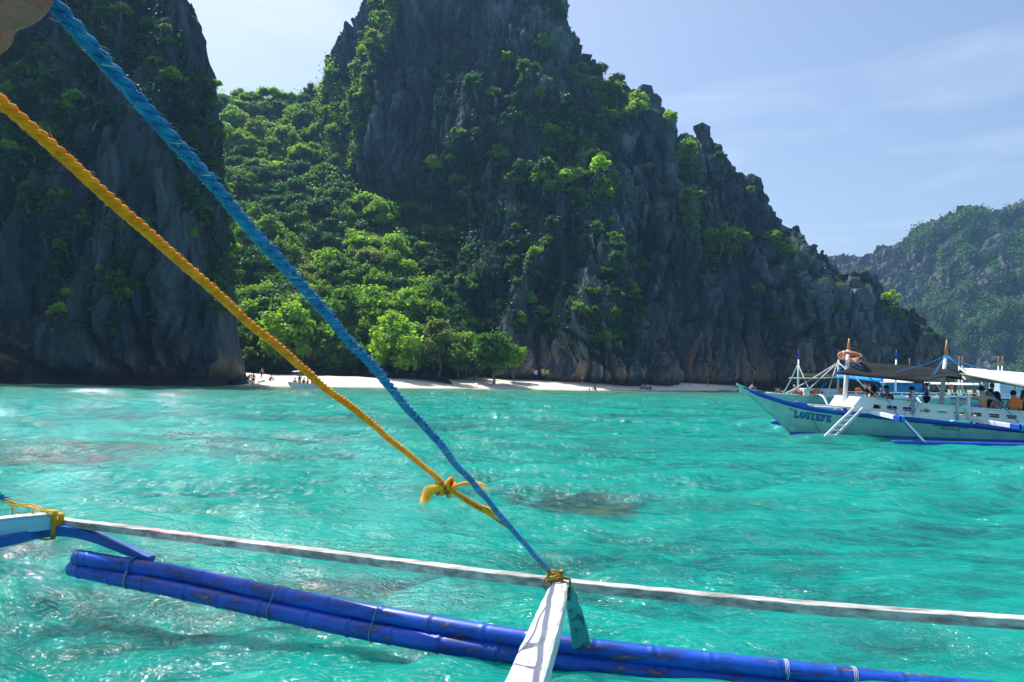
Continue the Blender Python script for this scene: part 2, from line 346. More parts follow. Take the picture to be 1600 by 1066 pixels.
def valley_z(x, y):
    t = np.clip((y - 112) / (208 - 112), 0, 1.6)
    z = 2.2 + 84 * np.where(t < 1, t ** 1.12, 1 - 1.3 * (t - 1))
    c = -0.365 * y
    z = z + 0.0035 * (x - c) ** 2 * sstep(115, 150, y) * np.where(x > c, 1.1, 1.0) * (y < 400)
    z = z + sstep(115, 140, y) * (6.5 * fbm(x / 30, y / 30, 0.5, 3) + 2.5 * pnoise(x / 9, y / 9, 2.2))
    z = z * (1 - sstep(-14, -5, x) * sstep(150, 118, y)) - 2.5 * sstep(-10, -4, x) - 70 * sstep(-25, 8, x) * sstep(160, 185, y)
    return z
vx = np.linspace(-125, 16, 240); vy = np.linspace(106, 262, 260)
X, Y = np.meshgrid(vx, vy)
Z = valley_z(X, Y)
M_SOIL = noisemat('forest_floor', (0.02, 0.032, 0.012), (0.045, 0.07, 0.02), scale=0.35, rough=1.0, spec=0.0, bump=0.5, coords='Object')
valley = link(bpy.data.objects.new('valley_hillside', fast_mesh('valley_hillside', np.stack([X, Y, Z], -1).reshape(-1, 3), grid_faces(260, 240), M_SOIL)))
tag(valley, 'steep green valley between the two cliffs', kind='structure')

# ---- sea
def build_sea():
    rr = [0.0]; r = 0.8
    while r < 210: rr.append(r); r *= 1.009
    while r < 1600: rr.append(r); r *= 1.06
    rr = np.array(rr)
    a = np.concatenate([np.linspace(-180, -44, 28)[:-1], np.linspace(-44, 44, 500), np.linspace(44, 180, 28)[1:-1]])
    A, RR = np.meshgrid(np.radians(a), rr)
    x = RR * np.sin(A); y = RR * np.cos(A)
    da = np.gradient(np.radians(a))[None] * RR; dr = np.gradient(rr)[:, None] + 0 * A
    sp = np.maximum(da, dr)
    rng = np.random.default_rng(11)
    h = np.zeros_like(x); gx = np.zeros_like(x); gy = np.zeros_like(x)
    wx = x + 0.9 * pnoise(x / 3.3, y / 3.3, 0) + 0.22 * pnoise(x / .8, y / .8, 4); wy = y + 0.9 * pnoise(x / 3.3, y / 3.3, 7) + 0.22 * pnoise(x / .8, y / .8, 9)
    lams = np.exp(np.linspace(math.log(0.16), math.log(7.5), 64))
    gust = 0.85 + 0.75 * pnoise(x / 9, y / 6, 1) + 0.35 * pnoise(x / 2.5, y / 1.8, 2)
    for L in lams:
        th = rng.normal(R(100), R(42)); k = 2 * math.pi / L
        kx, ky = k * math.cos(th), k * math.sin(th); ph = rng.uniform(0, 6.28)
        st = 0.052 * (L / 1.0) ** (-0.12) * rng.uniform(0.6, 1.3)
        am = st / k * sstep(2.2, 4.5, L / sp) * np.clip(gust, 0.25, 2)
        if L > 2.5: am = am * 0.65
        p = kx * wx + ky * wy + ph
        s = np.sin(p)
        h += am * s; gx += am * np.cos(p) * math.cos(th); gy += am * np.cos(p) * math.sin(th)
    G = np.stack([x - 0.8 * gx, y - 0.8 * gy, h], -1)
    # colour masks of what lies under the water: pale sand, dark coral beds, weedy shallows
    def blob(px, py, rx, ry, soft=1.0):
        c = W(px, py, 0); wob = 0.45 * fbm(x / (rx * .6), y / (ry * .6), 5.5, 4)
        return 1 - sstep(0.45, 1.0 + 0.35 * soft, np.hypot((x - c[0]) / rx, (y - c[1]) / ry) + wob)
    reef = np.zeros_like(x)
    reef = np.maximum(reef, 1.7 * blob(893, 786, .92, 1.15))
    for px, py, rx, ry, s in [(545, 908, .42, .28, .5), (640, 780, .8, .5, .35), (180, 700, 3.0, 1.1, .8), (60, 712, 2.2, 1.0, .85), (430, 690, 3.2, 1.0, .6), (520, 655, 6, 2.2, .45), (130, 940, .5, .35, .3), (40, 1000, .6, .3, .3),
                              (1190, 700, 2.5, .9, .30), (1130, 790, .8, .5, .35), (1250, 880, .5, .3, .3), (760, 665, 4.5, 1.4, .35), (320, 650, 5, 1.6, .45), (1000, 690, 3.2, 1.0, .3), (1120, 640, 8, 3.0, .35),
                              (300, 800, .9, .5, .35), (1380, 1000, .5, .4, .25), (860, 700, 2.2, .8, .3)]:
        reef = np.maximum(reef, s * blob(px, py, rx, ry, 1.6))
    lowf = fbm(x / 11, y / 5, 3.1, 4)
    reef = np.maximum(reef, 0.55 * sstep(0.05, 0.45, lowf) * sstep(12, 26, y))
    e = shore_y(x) - y
    near = 1 - sstep(8, 66, e)            # band of weedy shallows off the beach
    edge = 1 - sstep(0.0, 5.0, e)         # thin bright wash
    F = grid_faces(len(rr), len(a))
    m = bpy.data.materials.new('sea_water'); m.use_nodes = True; t = NT(m)
    geo = t.add('ShaderNodeNewGeometry')
    def noise(sx, sy, sz=1, det=4, dist=0.0, rough=.5):
        mp = t.add('ShaderNodeMapping'); _inp(mp, 'Scale', (sx, sy, sz)); t.l(geo.outputs['Position'], mp.inputs[0])
        n = t.add('ShaderNodeTexNoise'); _inp(n, 'Scale', 1.0); _inp(n, 'Detail', det); _inp(n, 'Distortion', dist); _inp(n, 'Roughness', rough)
        t.l(mp.outputs[0], n.inputs['Vector']); return n.outputs['Fac']
    def mixc(f, a_, b_):
        mm = t.add('ShaderNodeMix', data_type='RGBA')
        if isinstance(f, float): mm.inputs[0].default_value = f
        else: t.l(f, mm.inputs[0])
        for i, q in ((6, a_), (7, b_)):
            if isinstance(q, tuple): mm.inputs[i].default_value = (*q, 1)
            else: t.l(q, mm.inputs[i])
        return mm.outputs[2]
    def attr(n):
        a_ = t.add('ShaderNodeAttribute'); a_.attribute_name = n; return a_.outputs['Fac']
    def rng_(s, a_, b_, c=0.0, d=1.0):
        q = t.add('ShaderNodeMapRange'); _inp(q, 'From Min', a_); _inp(q, 'From Max', b_); _inp(q, 'To Min', c); _inp(q, 'To Max', d); t.l(s, q.inputs[0]); return q.outputs[0]
    def math_(op, a_, b_):
        q = t.add('ShaderNodeMath', operation=op)
        for i, z_ in enumerate((a_, b_)):
            if isinstance(z_, (int, float)): q.inputs[i].default_value = z_
            else: t.l(z_, q.inputs[i])
        return q.outputs[0]
    base = mixc(rng_(noise(.50, 1.25, 1, 6, 1.4, .66), .37, .60), WATER_A, WATER_B)  # dark and light streaks: shading of the waves put into the base colour
    base = mixc(rng_(noise(2.3, 4.2, 1, 3, 1.5), .48, .72, 0, .5), base, WATER_C)
    base = mixc(rng_(attr('crest'), 0.0, 1.0, 0, .45), base, WATER_C)  # paler crests: light through thin water put into the colour
    mot = rng_(noise(1.6, 3.0, 1, 5, 1.0, .65), .38, .60)
    rf = math_('MINIMUM', math_('MULTIPLY', attr('reef'), rng_(mot, 0, 1, .6, 1.15)), .93)
    base = mixc(rf, base, mixc(rng_(noise(2.0, 2.0, 1, 4), .45, .65), (0.006, 0.045, 0.055), (0.045, 0.085, 0.055)))
    nr = math_('MULTIPLY', attr('near'), rng_(noise(.12, .55, 1, 6, .8, .65), .36, .60, .35, 1.0))
    base = mixc(nr, base, mixc(rng_(noise(.2, .8, 1, 4), .4, .62), (0.06, 0.18, 0.11), (0.03, 0.085, 0.05)))
    base = mixc(math_('MULTIPLY', attr('edge'), 0.6), base, (0.42, 0.55, 0.42))
    b1 = t.add('ShaderNodeBump'); _inp(b1, 'Strength', 1.0); _inp(b1, 'Distance', 0.05); t.l(noise(6.5, 10.5, 1, 3, .6, .55), b1.inputs['Height'])
    b2 = t.add('ShaderNodeBump'); _inp(b2, 'Strength', 1.0); _inp(b2, 'Distance', 0.014); t.l(noise(26, 38, 1, 3, .5, .6), b2.inputs['Height'])
    b3 = t.add('ShaderNodeBump'); _inp(b3, 'Strength', 1.0); t.l(attr('farw'), b3.inputs['Distance']); t.l(noise(1.3, 2.2, 1, 4, .6, .6), b3.inputs['Height'])
    t.l(b1.outputs[0], b2.inputs['Normal']); t.l(b3.outputs[0], b1.inputs['Normal'])
    # choppy facets: the slopes of ripples too small to be meshed
    def nvec(sx, sy, det, k):
        mp = t.add('ShaderNodeMapping'); _inp(mp, 'Scale', (sx, sy, 1)); t.l(geo.outputs['Position'], mp.inputs[0])
        n = t.add('ShaderNodeTexNoise'); _inp(n, 'Scale', 1.0); _inp(n, 'Detail', det); _inp(n, 'Roughness', .6); t.l(mp.outputs[0], n.inputs['Vector'])
        v = t.add('ShaderNodeVectorMath', operation='SUBTRACT'); t.l(n.outputs['Color'], v.inputs[0]); v.inputs[1].default_value = (.5, .5, .5)
        v2 = t.add('ShaderNodeVectorMath', operation='MULTIPLY'); t.l(v.outputs[0], v2.inputs[0]); v2.inputs[1].default_value = (k, k, 0)
        return v2.outputs[0]
    def vadd(a_, b_):
        q = t.add('ShaderNodeVectorMath', operation='ADD'); t.l(a_, q.inputs[0]); t.l(b_, q.inputs[1]); return q.outputs[0]
    def facets(v, gm):
        sc = t.add('ShaderNodeVectorMath', operation='SCALE'); t.l(v, sc.inputs[0]); t.l(gm, sc.inputs['Scale'])
        nn = t.add('ShaderNodeVectorMath', operation='NORMALIZE'); t.l(vadd(b2.outputs[0], sc.outputs[0]), nn.inputs[0]); return nn.outputs[0]
    gm = rng_(noise(.30, .9, 1, 5, .8), .38, .66, .25, 1.5)
    body_n = facets(nvec(3.2, 3.0, 2, .8), gm)
    def blend(f, a_, b_):
        q = t.add('ShaderNodeMix', data_type='VECTOR'); t.l(f, q.inputs[0]); t.l(a_, q.inputs[4]); t.l(b_, q.inputs[5]); return q.outputs[1]
    v_near, v_mid, v_far = nvec(26, 24, 2, 2.1), nvec(11, 3.6, 2, 2.2), nvec(4.5, .75, 2, 2.5)
    vv = blend(attr('d_far'), blend(attr('d_mid'), v_near, v_mid), v_far)
    spark_n = facets(vadd(nvec(3.4, 2.6, 2, .6), vv), gm)
    _inp(t.bsdf, 'Roughness', 1.0); _inp(t.bsdf, 'Specular IOR Level', 0.0); t.bsdf.subsurface_method = 'BURLEY'
    _inp(t.bsdf, 'Subsurface Weight', .8); _inp(t.bsdf, 'Subsurface Radius', (.35, 1.0, 1.0)); _inp(t.bsdf, 'Subsurface Scale', 1.0)
    t.l(base, t.bsdf.inputs['Base Color']); t.l(body_n, t.bsdf.inputs['Normal'])
    gl = t.add('ShaderNodeBsdfGlossy'); _inp(gl, 'Roughness', 0.038); t.l(spark_n, gl.inputs['Normal']); gl.inputs[0].default_value = (1, 1, 1, 1)
    fr = t.add('ShaderNodeFresnel'); _inp(fr, 'IOR', 1.333); t.l(body_n, fr.inputs['Normal'])
    frs = math_('MINIMUM', math_('MULTIPLY', fr.outputs[0], WATER_REFL), .13)
    mxs = t.add('ShaderNodeMixShader'); t.l(frs, mxs.inputs[0]); t.l(t.bsdf.outputs[0], mxs.inputs[1]); t.l(gl.outputs[0], mxs.inputs[2]); t.l(mxs.outputs[0], t.out.inputs[0])
    farw = 0.22 * sstep(18, 70, RR)
    me = fast_mesh('sea', G.reshape(-1, 3), F[:, ::-1], m, attrs=dict(d_mid=sstep(5, 13, RR), d_far=sstep(16, 38, RR), reef=reef, near=near, edge=edge, farw=farw, crest=np.clip(h / 0.07, -1, 1) * .5 + .5))
    o = link(bpy.data.objects.new('sea', me)); tag(o, 'clear turquoise sea with wind ripples over sand and coral', kind='structure')
    return o
WATER_REFL = 0.22
WATER_A, WATER_B, WATER_C = (0.0, 0.065, 0.066), (0.0, 0.195, 0.165), (0.005, 0.32, 0.255)
sea = build_sea()
print('sea', time.time() - T0)

# ---- air
def build_haze(density=0.00029):
    x0, x1, y0, y1, z0, z1 = -1700, 1700, -1700, 1700, -6.0, 175.0
    v = [(x, y, z) for x in (x0, x1) for y in (y0, y1) for z in (z0, z1)]
    f = [(0, 1, 3, 2), (4, 6, 7, 5), (0, 4, 5, 1), (2, 3, 7, 6), (0, 2, 6, 4), (1, 5, 7, 3)]
    m = bpy.data.materials.new('haze_air'); m.use_nodes = True; t = m.node_tree
    t.nodes.remove(t.nodes['Principled BSDF'])
    pv = t.nodes.new('ShaderNodeVolumePrincipled'); pv.inputs['Color'].default_value = (0.30, 0.60, 1.0, 1)
    pv.inputs['Density'].default_value = density; pv.inputs['Anisotropy'].default_value = 0.25
    t.links.new(pv.outputs[0], t.nodes['Material Output'].inputs['Volume'])
    o = mesh_obj('haze', v, f, m); tag(o, 'thin blue sea haze over the bay', kind='stuff')
    return o
build_haze()
# ================================================================== VEGETATION
def bvh_of(o):
    me = o.data; n = len(me.vertices); co = np.empty(n * 3, np.float32); me.vertices.foreach_get('co', co)
    k = len(me.loops); li = np.empty(k, np.int32); me.loops.foreach_get('vertex_index', li)
    return BVHTree.FromPolygons(co.reshape(-1, 3).tolist(), li.reshape(-1, 4).tolist(), epsilon=0.0)
BVH = {n: bvh_of(o) for n, o in dict(left=LEFT, peak=PEAK, ridge=RIDGE, pinn=PINN, butt=BUTT, valley=valley, beach=beach).items()}
BVH_FAR = bvh_of(FAR)
print('bvh', time.time() - T0)
CAMV = Vector(CAM)
def hit(px, py, which=None):
    d = Vector(ray(px, py)); best = None
    for k, b in BVH.items():
        if which and k not in which: continue
        loc, nor, idx, dist = b.ray_cast(CAMV, d, 600)
        if loc is not None and (best is None or dist < best[2]): best = (loc, nor, dist, k)
    return best

L_BRIGHT = leafmat('leaf_bright', (0.030, 0.12, 0.012), (0.23, 0.38, 0.03), 0.52)
L_MID = leafmat('leaf_mid', (0.018, 0.08, 0.016), (0.18, 0.32, 0.035), 0.48)
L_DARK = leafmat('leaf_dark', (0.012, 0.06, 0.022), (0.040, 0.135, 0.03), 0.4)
L_OLIVE = leafmat('leaf_olive', (0.06, 0.11, 0.025), (0.21, 0.27, 0.07), 0.45)
L_SUN = leafmat('leaf_sunlit', (0.09, 0.20, 0.015), (0.28, 0.42, 0.035), 0.55)  # backlit sun glow put into a lighter, yellower leaf colour
M_BARK = noisemat('bark', (0.09, 0.07, 0.055), (0.22, 0.19, 0.16), scale=3, rough=0.9, spec=0.1, stretch=(1, 1, .3), bump=.5)

def leaf_quads(pts, nrm, size, rng, aspect=1.5, jit=0.7):
    n = len(pts)
    N = nrm + jit * rng.normal(size=(n, 3)); N /= np.linalg.norm(N, axis=1)[:, None] + 1e-9
    A = np.cross(N, rng.normal(size=(n, 3))); A /= np.linalg.norm(A, axis=1)[:, None] + 1e-9
    B = np.cross(N, A)
    s = size * rng.uniform(0.6, 1.35, size=(n, 1))
    a = A * s * aspect * 0.5; b = B * s * 0.5
    fold = N * s * 0.12
    V = np.stack([pts - a, pts - b * 1.0 + fold, pts + a, pts + b * 1.0 + fold], 1).reshape(-1, 3)
    F = np.arange(4 * n).reshape(n, 4)
    return V, F
def crown_mesh(name, mat, seed, nl=14, leaves=3400, size=0.085, flat=0.75, lobe=(0.26, 0.42), spread=0.68, jit=0.55, low=-0.35):
    """unit crown (radius ~1) centred on its own origin: separate leaf clumps with gaps between them"""
    rng = np.random.default_rng(seed); C = []
    for i in range(nl):
        th = rng.uniform(0, 6.28); el = math.asin(rng.uniform(low, 1.0)); rad = spread * rng.uniform(0.55, 1.15)
        C.append((rad * math.cos(el) * math.cos(th), rad * math.cos(el) * math.sin(th), rad * math.sin(el) * flat, rng.uniform(*lobe)))
    C = np.array(C); w = C[:, 3]**2; cnt = (leaves * w / w.sum()).astype(int)
    PT, NN = [], []; name_low = low < -.9
    for c, k in zip(C, cnt):
        d = rng.normal(size=(k, 3)); d /= np.linalg.norm(d, axis=1)[:, None]
        lim = -.7 if name_low else -.25; d[:, 2] = np.where(d[:, 2] < lim, -d[:, 2] * 0.6, d[:, 2])
        r = c[3] * (1 - 0.55 * rng.uniform(0, 1, (k, 1))**2.2) * (1 + 0.25 * rng.normal(size=(k, 1)) * 0.5)
        bump = 1 + 0.42 * pnoise(d[:, 0] * 2.6 + c[0] * 9, d[:, 1] * 2.6, d[:, 2] * 2.6 + seed)[:, None]
        p = c[:3] + d * r * bump * np.array([1.05, 1.05, 0.9])
        PT.append(p); n_ = d.copy(); n_[:, 2] += 0.55; NN.append(n_ / np.linalg.norm(n_, axis=1)[:, None])
    PT = np.concatenate(PT); NN = np.concatenate(NN)
    V, F = leaf_quads(PT, NN, size, rng, jit=jit)
    me = fast_mesh(name, V, F, mat, smooth=False)
    me['lobes'] = [float(q) for q in C[:, :3].ravel()]
    return me, C
def tube_np(path, radii, n=7):
    path = np.asarray(path, float); T = np.gradient(path, axis=0); T /= np.linalg.norm(T, axis=1)[:, None] + 1e-9
    up = np.array([0.31, 0.17, 0.93]); V = []
    for p, t, r in zip(path, T, radii):
        a = np.cross(t, up); 
        if np.linalg.norm(a) < 1e-3: a = np.cross(t, [1, 0, 0])
        a /= np.linalg.norm(a); b = np.cross(t, a)
        for k in range(n):
            th = 2 * math.pi * k / n; V.append(p + r * (math.cos(th) * a + math.sin(th) * b))
    F = grid_faces(len(path), n, True)
    return np.array(V), F
def join_np(parts):
    V, F, o = [], [], 0
    for v, f in parts: V.append(v); F.append(f + o); o += len(v)
    return np.concatenate(V), np.concatenate(F)
def trunk_mesh(name, C, seed, base=-1.5, r0=0.07, lean=0.15):
    rng = np.random.default_rng(seed); parts = []
    b = np.array([rng.uniform(-lean, lean), rng.uniform(-lean, lean), base]); fork = np.array([0.0, 0.0, base * 0.45])
    t = np.linspace(0, 1, 6)[:, None]; path = b * (1 - t) + fork * t + 0.04 * rng.normal(size=(6, 3)) * np.array([1, 1, 0])
    parts.append(tube_np(path, np.linspace(r0, r0 * 0.7, 6)))
    for c in C[np.argsort(-C[:, 3])[:7]]:
        e = c[:3] * 0.85; mid = (fork + e) / 2 + rng.normal(size=3) * 0.06 + np.array([0, 0, -0.05])
        q = np.linspace(0, 1, 5)[:, None]; pth = (1 - q)**2 * fork + 2 * q * (1 - q) * mid + q**2 * e
        parts.append(tube_np(pth, np.linspace(r0 * 0.5, r0 * 0.12, 5), 5))
    V, F = join_np(parts)
    return fast_mesh(name, V, F, M_BARK)
KINDS = {}
def kind(key, mat, seeds, **kw):
    L = []
    tb = kw.pop('tbase', -1.5)
    for s in seeds:
        me, C = crown_mesh('crown', mat, s, **kw)
        L.append((me, trunk_mesh('trunk', C, s, base=tb)))
    KINDS[key] = L
kind('bright', L_BRIGHT, [1, 2, 3], nl=22, leaves=4800, size=0.10, flat=1.0, low=-.6, lobe=(.16, .40))
kind('mid', L_MID, [11, 12, 13, 14], nl=19, leaves=3900, size=0.095, flat=1.0, low=-.5, lobe=(.16, .42))
kind('dark', L_DARK, [21, 22, 23], nl=14, leaves=3400, size=0.095)
kind('olive', L_OLIVE, [31, 32], nl=16, leaves=3600, size=0.09, lobe=(.22, .36))
kind('beach_bright', L_BRIGHT, [5, 6, 7], nl=30, leaves=6400, size=0.095, flat=1.1, low=-.96, lobe=(.18, .38), spread=.74)
kind('beach_mid', L_MID, [8, 9], nl=30, leaves=6400, size=0.095, flat=1.1, low=-.96, lobe=(.18, .38), spread=.74)
kind('beach_olive', L_OLIVE, [10, 15], nl=30, leaves=6000, size=0.09, flat=1.1, low=-.96, lobe=(.16, .34), spread=.74)
kind('flat', L_BRIGHT, [41, 42], nl=15, leaves=2200, size=0.12, flat=0.38, lobe=(.20, .34), spread=.8, low=-.1)
kind('shrub', L_MID, [51, 52, 53], nl=12, leaves=1300, size=0.15, flat=.95, low=-.7, lobe=(.16, .46), spread=.66, tbase=-1.1)
kind('shrub_dark', L_DARK, [61, 62, 63], nl=12, leaves=1300, size=0.15, flat=1.1, low=-.8, lobe=(.16, .46), spread=.66, tbase=-1.1)
kind('shrub_sun', L_SUN, [71, 72, 73], nl=14, leaves=1500, size=0.14, flat=.75, lobe=(.14, .40), spread=.72, low=-.5, tbase=-1.1)
kind('shrub_olive', L_OLIVE, [81, 82], nl=8, leaves=900, size=0.15, lobe=(.3, .45), spread=.5, tbase=-1.1)
print('kinds', time.time() - T0)
N_TREES = {}
def plant(kind_, pos, rad, label, name='tree', cat='tree', group=None, zs=1.0, lean=(0, 0)):
    L = KINDS[kind_]; cm, tm = L[random.randrange(len(L))]
    o = empty(name, tuple(pos), random.uniform(0, 6.28), label, cat, group)
    o.rotation_euler = (lean[0], lean[1], o.rotation_euler[2])
    o.scale = (rad, rad, rad * zs)
    c = link(bpy.data.objects.new('crown', cm), o); k = link(bpy.data.objects.new('trunk', tm), o)
    N_TREES[kind_] = N_TREES.get(kind_, 0) + 1
    return o
def inpoly(x, y, poly):
    c = False; j = len(poly) - 1
    for i in range(len(poly)):
        xi, yi = poly[i]; xj, yj = poly[j]
        if (yi > y) != (yj > y) and x < (xj - xi) * (y - yi) / (yj - yi + 1e-9) + xi: c = not c
        j = i
    return c
def sample(poly, n, mind, rnd):
    xs = [p[0] for p in poly]; ys = [p[1] for p in poly]; out = []; tries = 0
    while len(out) < n and tries < n * 60:
        tries += 1; x = rnd.uniform(min(xs), max(xs)); y = rnd.uniform(min(ys), max(ys))
        if inpoly(x, y, poly) and all((x - a)**2 + (y - b)**2 > mind**2 for a, b in out): out.append((x, y))
    return out

rv = random.Random(5)
def where(px, py, poly, r, r0, r1):
    xs = [p[0] for p in poly]; ys = [p[1] for p in poly]; fx = (px - min(xs)) / (max(xs) - min(xs)); fy = (py - min(ys)) / (max(ys) - min(ys))
    hz = ['left', 'centre left', 'centre right', 'right'][min(3, int(fx * 4))]; vt = ['topmost', 'upper', 'middle', 'lower', 'lowest'][min(4, int(fy * 5))]
    t = (r - r0) / (r1 - r0 + 1e-6); return vt, hz, ['small', 'medium', 'large'][min(2, max(0, int(t * 3)))]

# --- the beach-front trees, one by one: (px, py of the crown centre, radius px, kind, depth, label)
FRONT = [
    (447, 528, 44, 'bright', 110, 'rounded light green beach tree just right of the left cliff'),
    (404, 548, 27, 'olive', 112, 'small olive tree tucked against the foot of the left cliff'),
    (500, 556, 26, 'olive', 112, 'grey green feathery tree behind the orange rope on the beach'),
    (538, 500, 40, 'bright', 119, 'tall broad green tree left of the blue rope above the beach'),
    (583, 492, 36, 'bright', 118, 'rounded mid green tree directly behind the blue rope'),
    (560, 548, 30, 'mid', 113, 'shaded green tree right behind the blue rope at the beach edge'),
    (622, 540, 44, 'flat', 109, 'bright layered tree with flat tiers over the middle of the beach'),
    (641, 492, 32, 'bright', 117, 'bright green tree above and behind the flat tiered one'),
    (688, 540, 34, 'olive', 110, 'olive brown leafed tree right of the flat tiered tree'),
    (671, 500, 25, 'mid', 116, 'mid green tree behind the olive one'),
    (771, 551, 33, 'bright', 110, 'lone round bright green tree before the grey buttress'),
    (728, 545, 26, 'dark', 117, 'dark shaded tree between the olive and the lone round tree'),
    (480, 500, 34, 'mid', 119, 'green tree up the slope over the orange rope'),
    (394, 566, 17, 'mid', 112, 'low green bush beside the foot of the left cliff'), (462, 566, 17, 'mid', 112, 'shaded low bush between the light tree and the orange rope'),
    (520, 566, 15, 'dark', 112, 'dark low bush between the two ropes'), (548, 568, 14, 'mid', 112, 'low bush right in front of the shaded trees'), (588, 562, 19, 'mid', 113, 'green bush at the beach edge right of the blue rope'),
    (655, 563, 17, 'mid', 112, 'low green bush between the bright tree and the olive tree'), (716, 562, 20, 'mid', 113, 'shaded bush right of the olive tree'), (742, 566, 16, 'dark', 114, 'dark bush just left of the lone round tree'), (803, 560, 18, 'mid', 114, 'green bush tucked behind the lone round tree'),
    (425, 575, 16, 'dark', 111, 'low dark bush under the light green beach tree'),
]
for px, py, rp, k, d, lab in FRONT:
    c = P(px, py, d); r = rp / FOC * d
    gz = float(beach_z(np.array(c[0]), np.array(d))) if d < 112 else float(valley_z(np.array(c[0]), np.array(d)))
    k = {'bright': 'beach_bright', 'flat': 'beach_bright', 'mid': 'beach_mid', 'dark': 'beach_mid', 'olive': 'beach_olive'}[k]
    o = plant(k, c, r, lab, name='beach_tree', group='trees along the back of the beach')
    # the trunk reaches the sand
    for ch in o.children:
        if ch.name.startswith('trunk'): ch.scale = (1, 1, max(0.7, (c[2] - gz) / (1.45 * r)))
        else: ch.scale = (1.12, 1.12, 1.1)

GV = 'trees covering the valley between the cliffs'
VALLEY = [(334, 112), (400, 100), (470, 102), (520, 98), (530, 150), (522, 215), (530, 275), (560, 310), (598, 345), (640, 430), (700, 470), (735, 520), (735, 565), (385, 570), (370, 480), (352, 330), (340, 200)]
VLAB = {'mid': 'mid green broadleaf tree in the valley forest', 'bright': 'sunlit light green tree in the valley forest', 'dark': 'deep green tree in the valley forest',
        'olive': 'olive grey tree in the valley forest', 'flat': 'flat topped bright tree in the valley forest'}
pts = sample([(x, y) for x, y in VALLEY], 240, 15.5, rv)
pts.sort(key=lambda q: q[1])
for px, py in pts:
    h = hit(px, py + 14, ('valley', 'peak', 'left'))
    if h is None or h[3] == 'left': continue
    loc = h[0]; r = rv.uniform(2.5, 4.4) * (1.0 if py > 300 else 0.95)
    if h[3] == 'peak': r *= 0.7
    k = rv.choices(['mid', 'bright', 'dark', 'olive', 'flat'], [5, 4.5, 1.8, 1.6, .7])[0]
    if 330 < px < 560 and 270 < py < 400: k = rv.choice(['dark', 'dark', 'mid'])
    if py < 250 and k == 'dark': k = rv.choice(['bright', 'mid', 'olive'])  # lighter kinds up here: sunlight on the upper valley put into leaf colour
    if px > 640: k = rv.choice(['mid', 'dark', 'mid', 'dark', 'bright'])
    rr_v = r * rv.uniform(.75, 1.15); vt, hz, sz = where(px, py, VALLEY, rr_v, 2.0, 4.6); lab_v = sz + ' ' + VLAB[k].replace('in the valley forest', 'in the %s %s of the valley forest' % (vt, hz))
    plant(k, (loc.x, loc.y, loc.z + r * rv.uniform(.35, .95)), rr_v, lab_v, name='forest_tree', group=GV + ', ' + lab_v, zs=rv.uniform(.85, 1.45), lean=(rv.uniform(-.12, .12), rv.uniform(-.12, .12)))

# --- shrubs and small trees rooted in the cliffs: polygon, count, spacing px, radius m, kinds, label, group
def cliffveg(poly, n, mind, rad, kinds, label, group, which=None, off=0.3, name='cliff_shrub', cat='shrub'):
    for px, py in sample(poly, n, mind, rv):
        h = hit(px, py, which)
        if h is None or h[3] in ('beach',): continue
        k = rv.choice(kinds); r = rv.uniform(*rad); loc = h[0]; nn = h[1]
        if nn.y > 0: nn = -nn
        vt, hz, sz = where(px, py, poly, r, *rad); lb_ = sz + ' ' + label + ', ' + vt + ' ' + hz
        plant(k, loc + Vector((nn.x, nn.y, 0.25)) * r * off, r, lb_, name=name, cat=cat, group=group + ', ' + lb_, zs=rv.uniform(.8, 1.2), lean=(rv.uniform(-.2, .35), rv.uniform(-.25, .25)))
SPUR = 'shrubs clinging to the left cliff'
cliffveg([(0, 95), (100, 60), (170, 120), (150, 200), (60, 300), (0, 360)], 22, 24, (1.1, 2.2), ['shrub_dark', 'shrub_dark', 'shrub'], 'dark shrub on the shaded upper left cliff', SPUR + ', upper part')
cliffveg([(80, 0), (230, 0), (270, 60), (240, 130), (120, 60)], 14, 24, (.9, 1.9), ['shrub_dark', 'shrub', 'shrub_olive'], 'grey green shrub high on the left cliff', SPUR + ', near the top')
cliffveg([(240, 120), (330, 140), (355, 330), (375, 470), (330, 480), (290, 330)], 26, 22, (.9, 1.9), ['shrub_dark', 'shrub', 'shrub_dark'], 'dark shrub along the right flank of the left cliff', SPUR + ', right flank')
cliffveg([(60, 290), (230, 330), (240, 520), (90, 530)], 18, 26, (.6, 1.3), ['shrub', 'shrub_dark', 'shrub'], 'small green shrub low on the left cliff face', SPUR + ', lower face')
for px, py, r, k in [(262, 50, 1.0, 'shrub_olive'), (110, 172, .9, 'shrub_sun'), (165, 30, 1.7, 'shrub_olive'), (95, 310, 1.3, 'shrub'), (75, 372, .8, 'shrub'), (22, 240, 1.6, 'shrub'), (318, 335, 1.8, 'shrub_olive'), (190, 465, 1.4, 'shrub'), (180, 440, 1.2, 'shrub'), (210, 270, 1.1, 'shrub_dark')]:
    h = hit(px, py, ('left',))
    if h: plant(k, h[0] + Vector((0, -.4, .2)), r, 'lone lighter shrub %s on the left cliff' % {262: 'high near the right summit', 110: 'on the upper slab', 165: 'close to the top edge by the blue rope', 95: 'at mid height on the left', 75: 'just under the mid height shrub', 22: 'at the left picture edge', 318: 'beside the right flank', 190: 'low in the middle', 180: 'just above the low middle one', 210: 'between the two ropes'}[px], name='cliff_shrub', cat='shrub', group='lone shrubs on the left cliff')
EDGE = [(334, 130), (342, 215), (352, 300), (365, 390), (376, 470), (352, 400), (338, 250), (371, 430), (360, 345)]
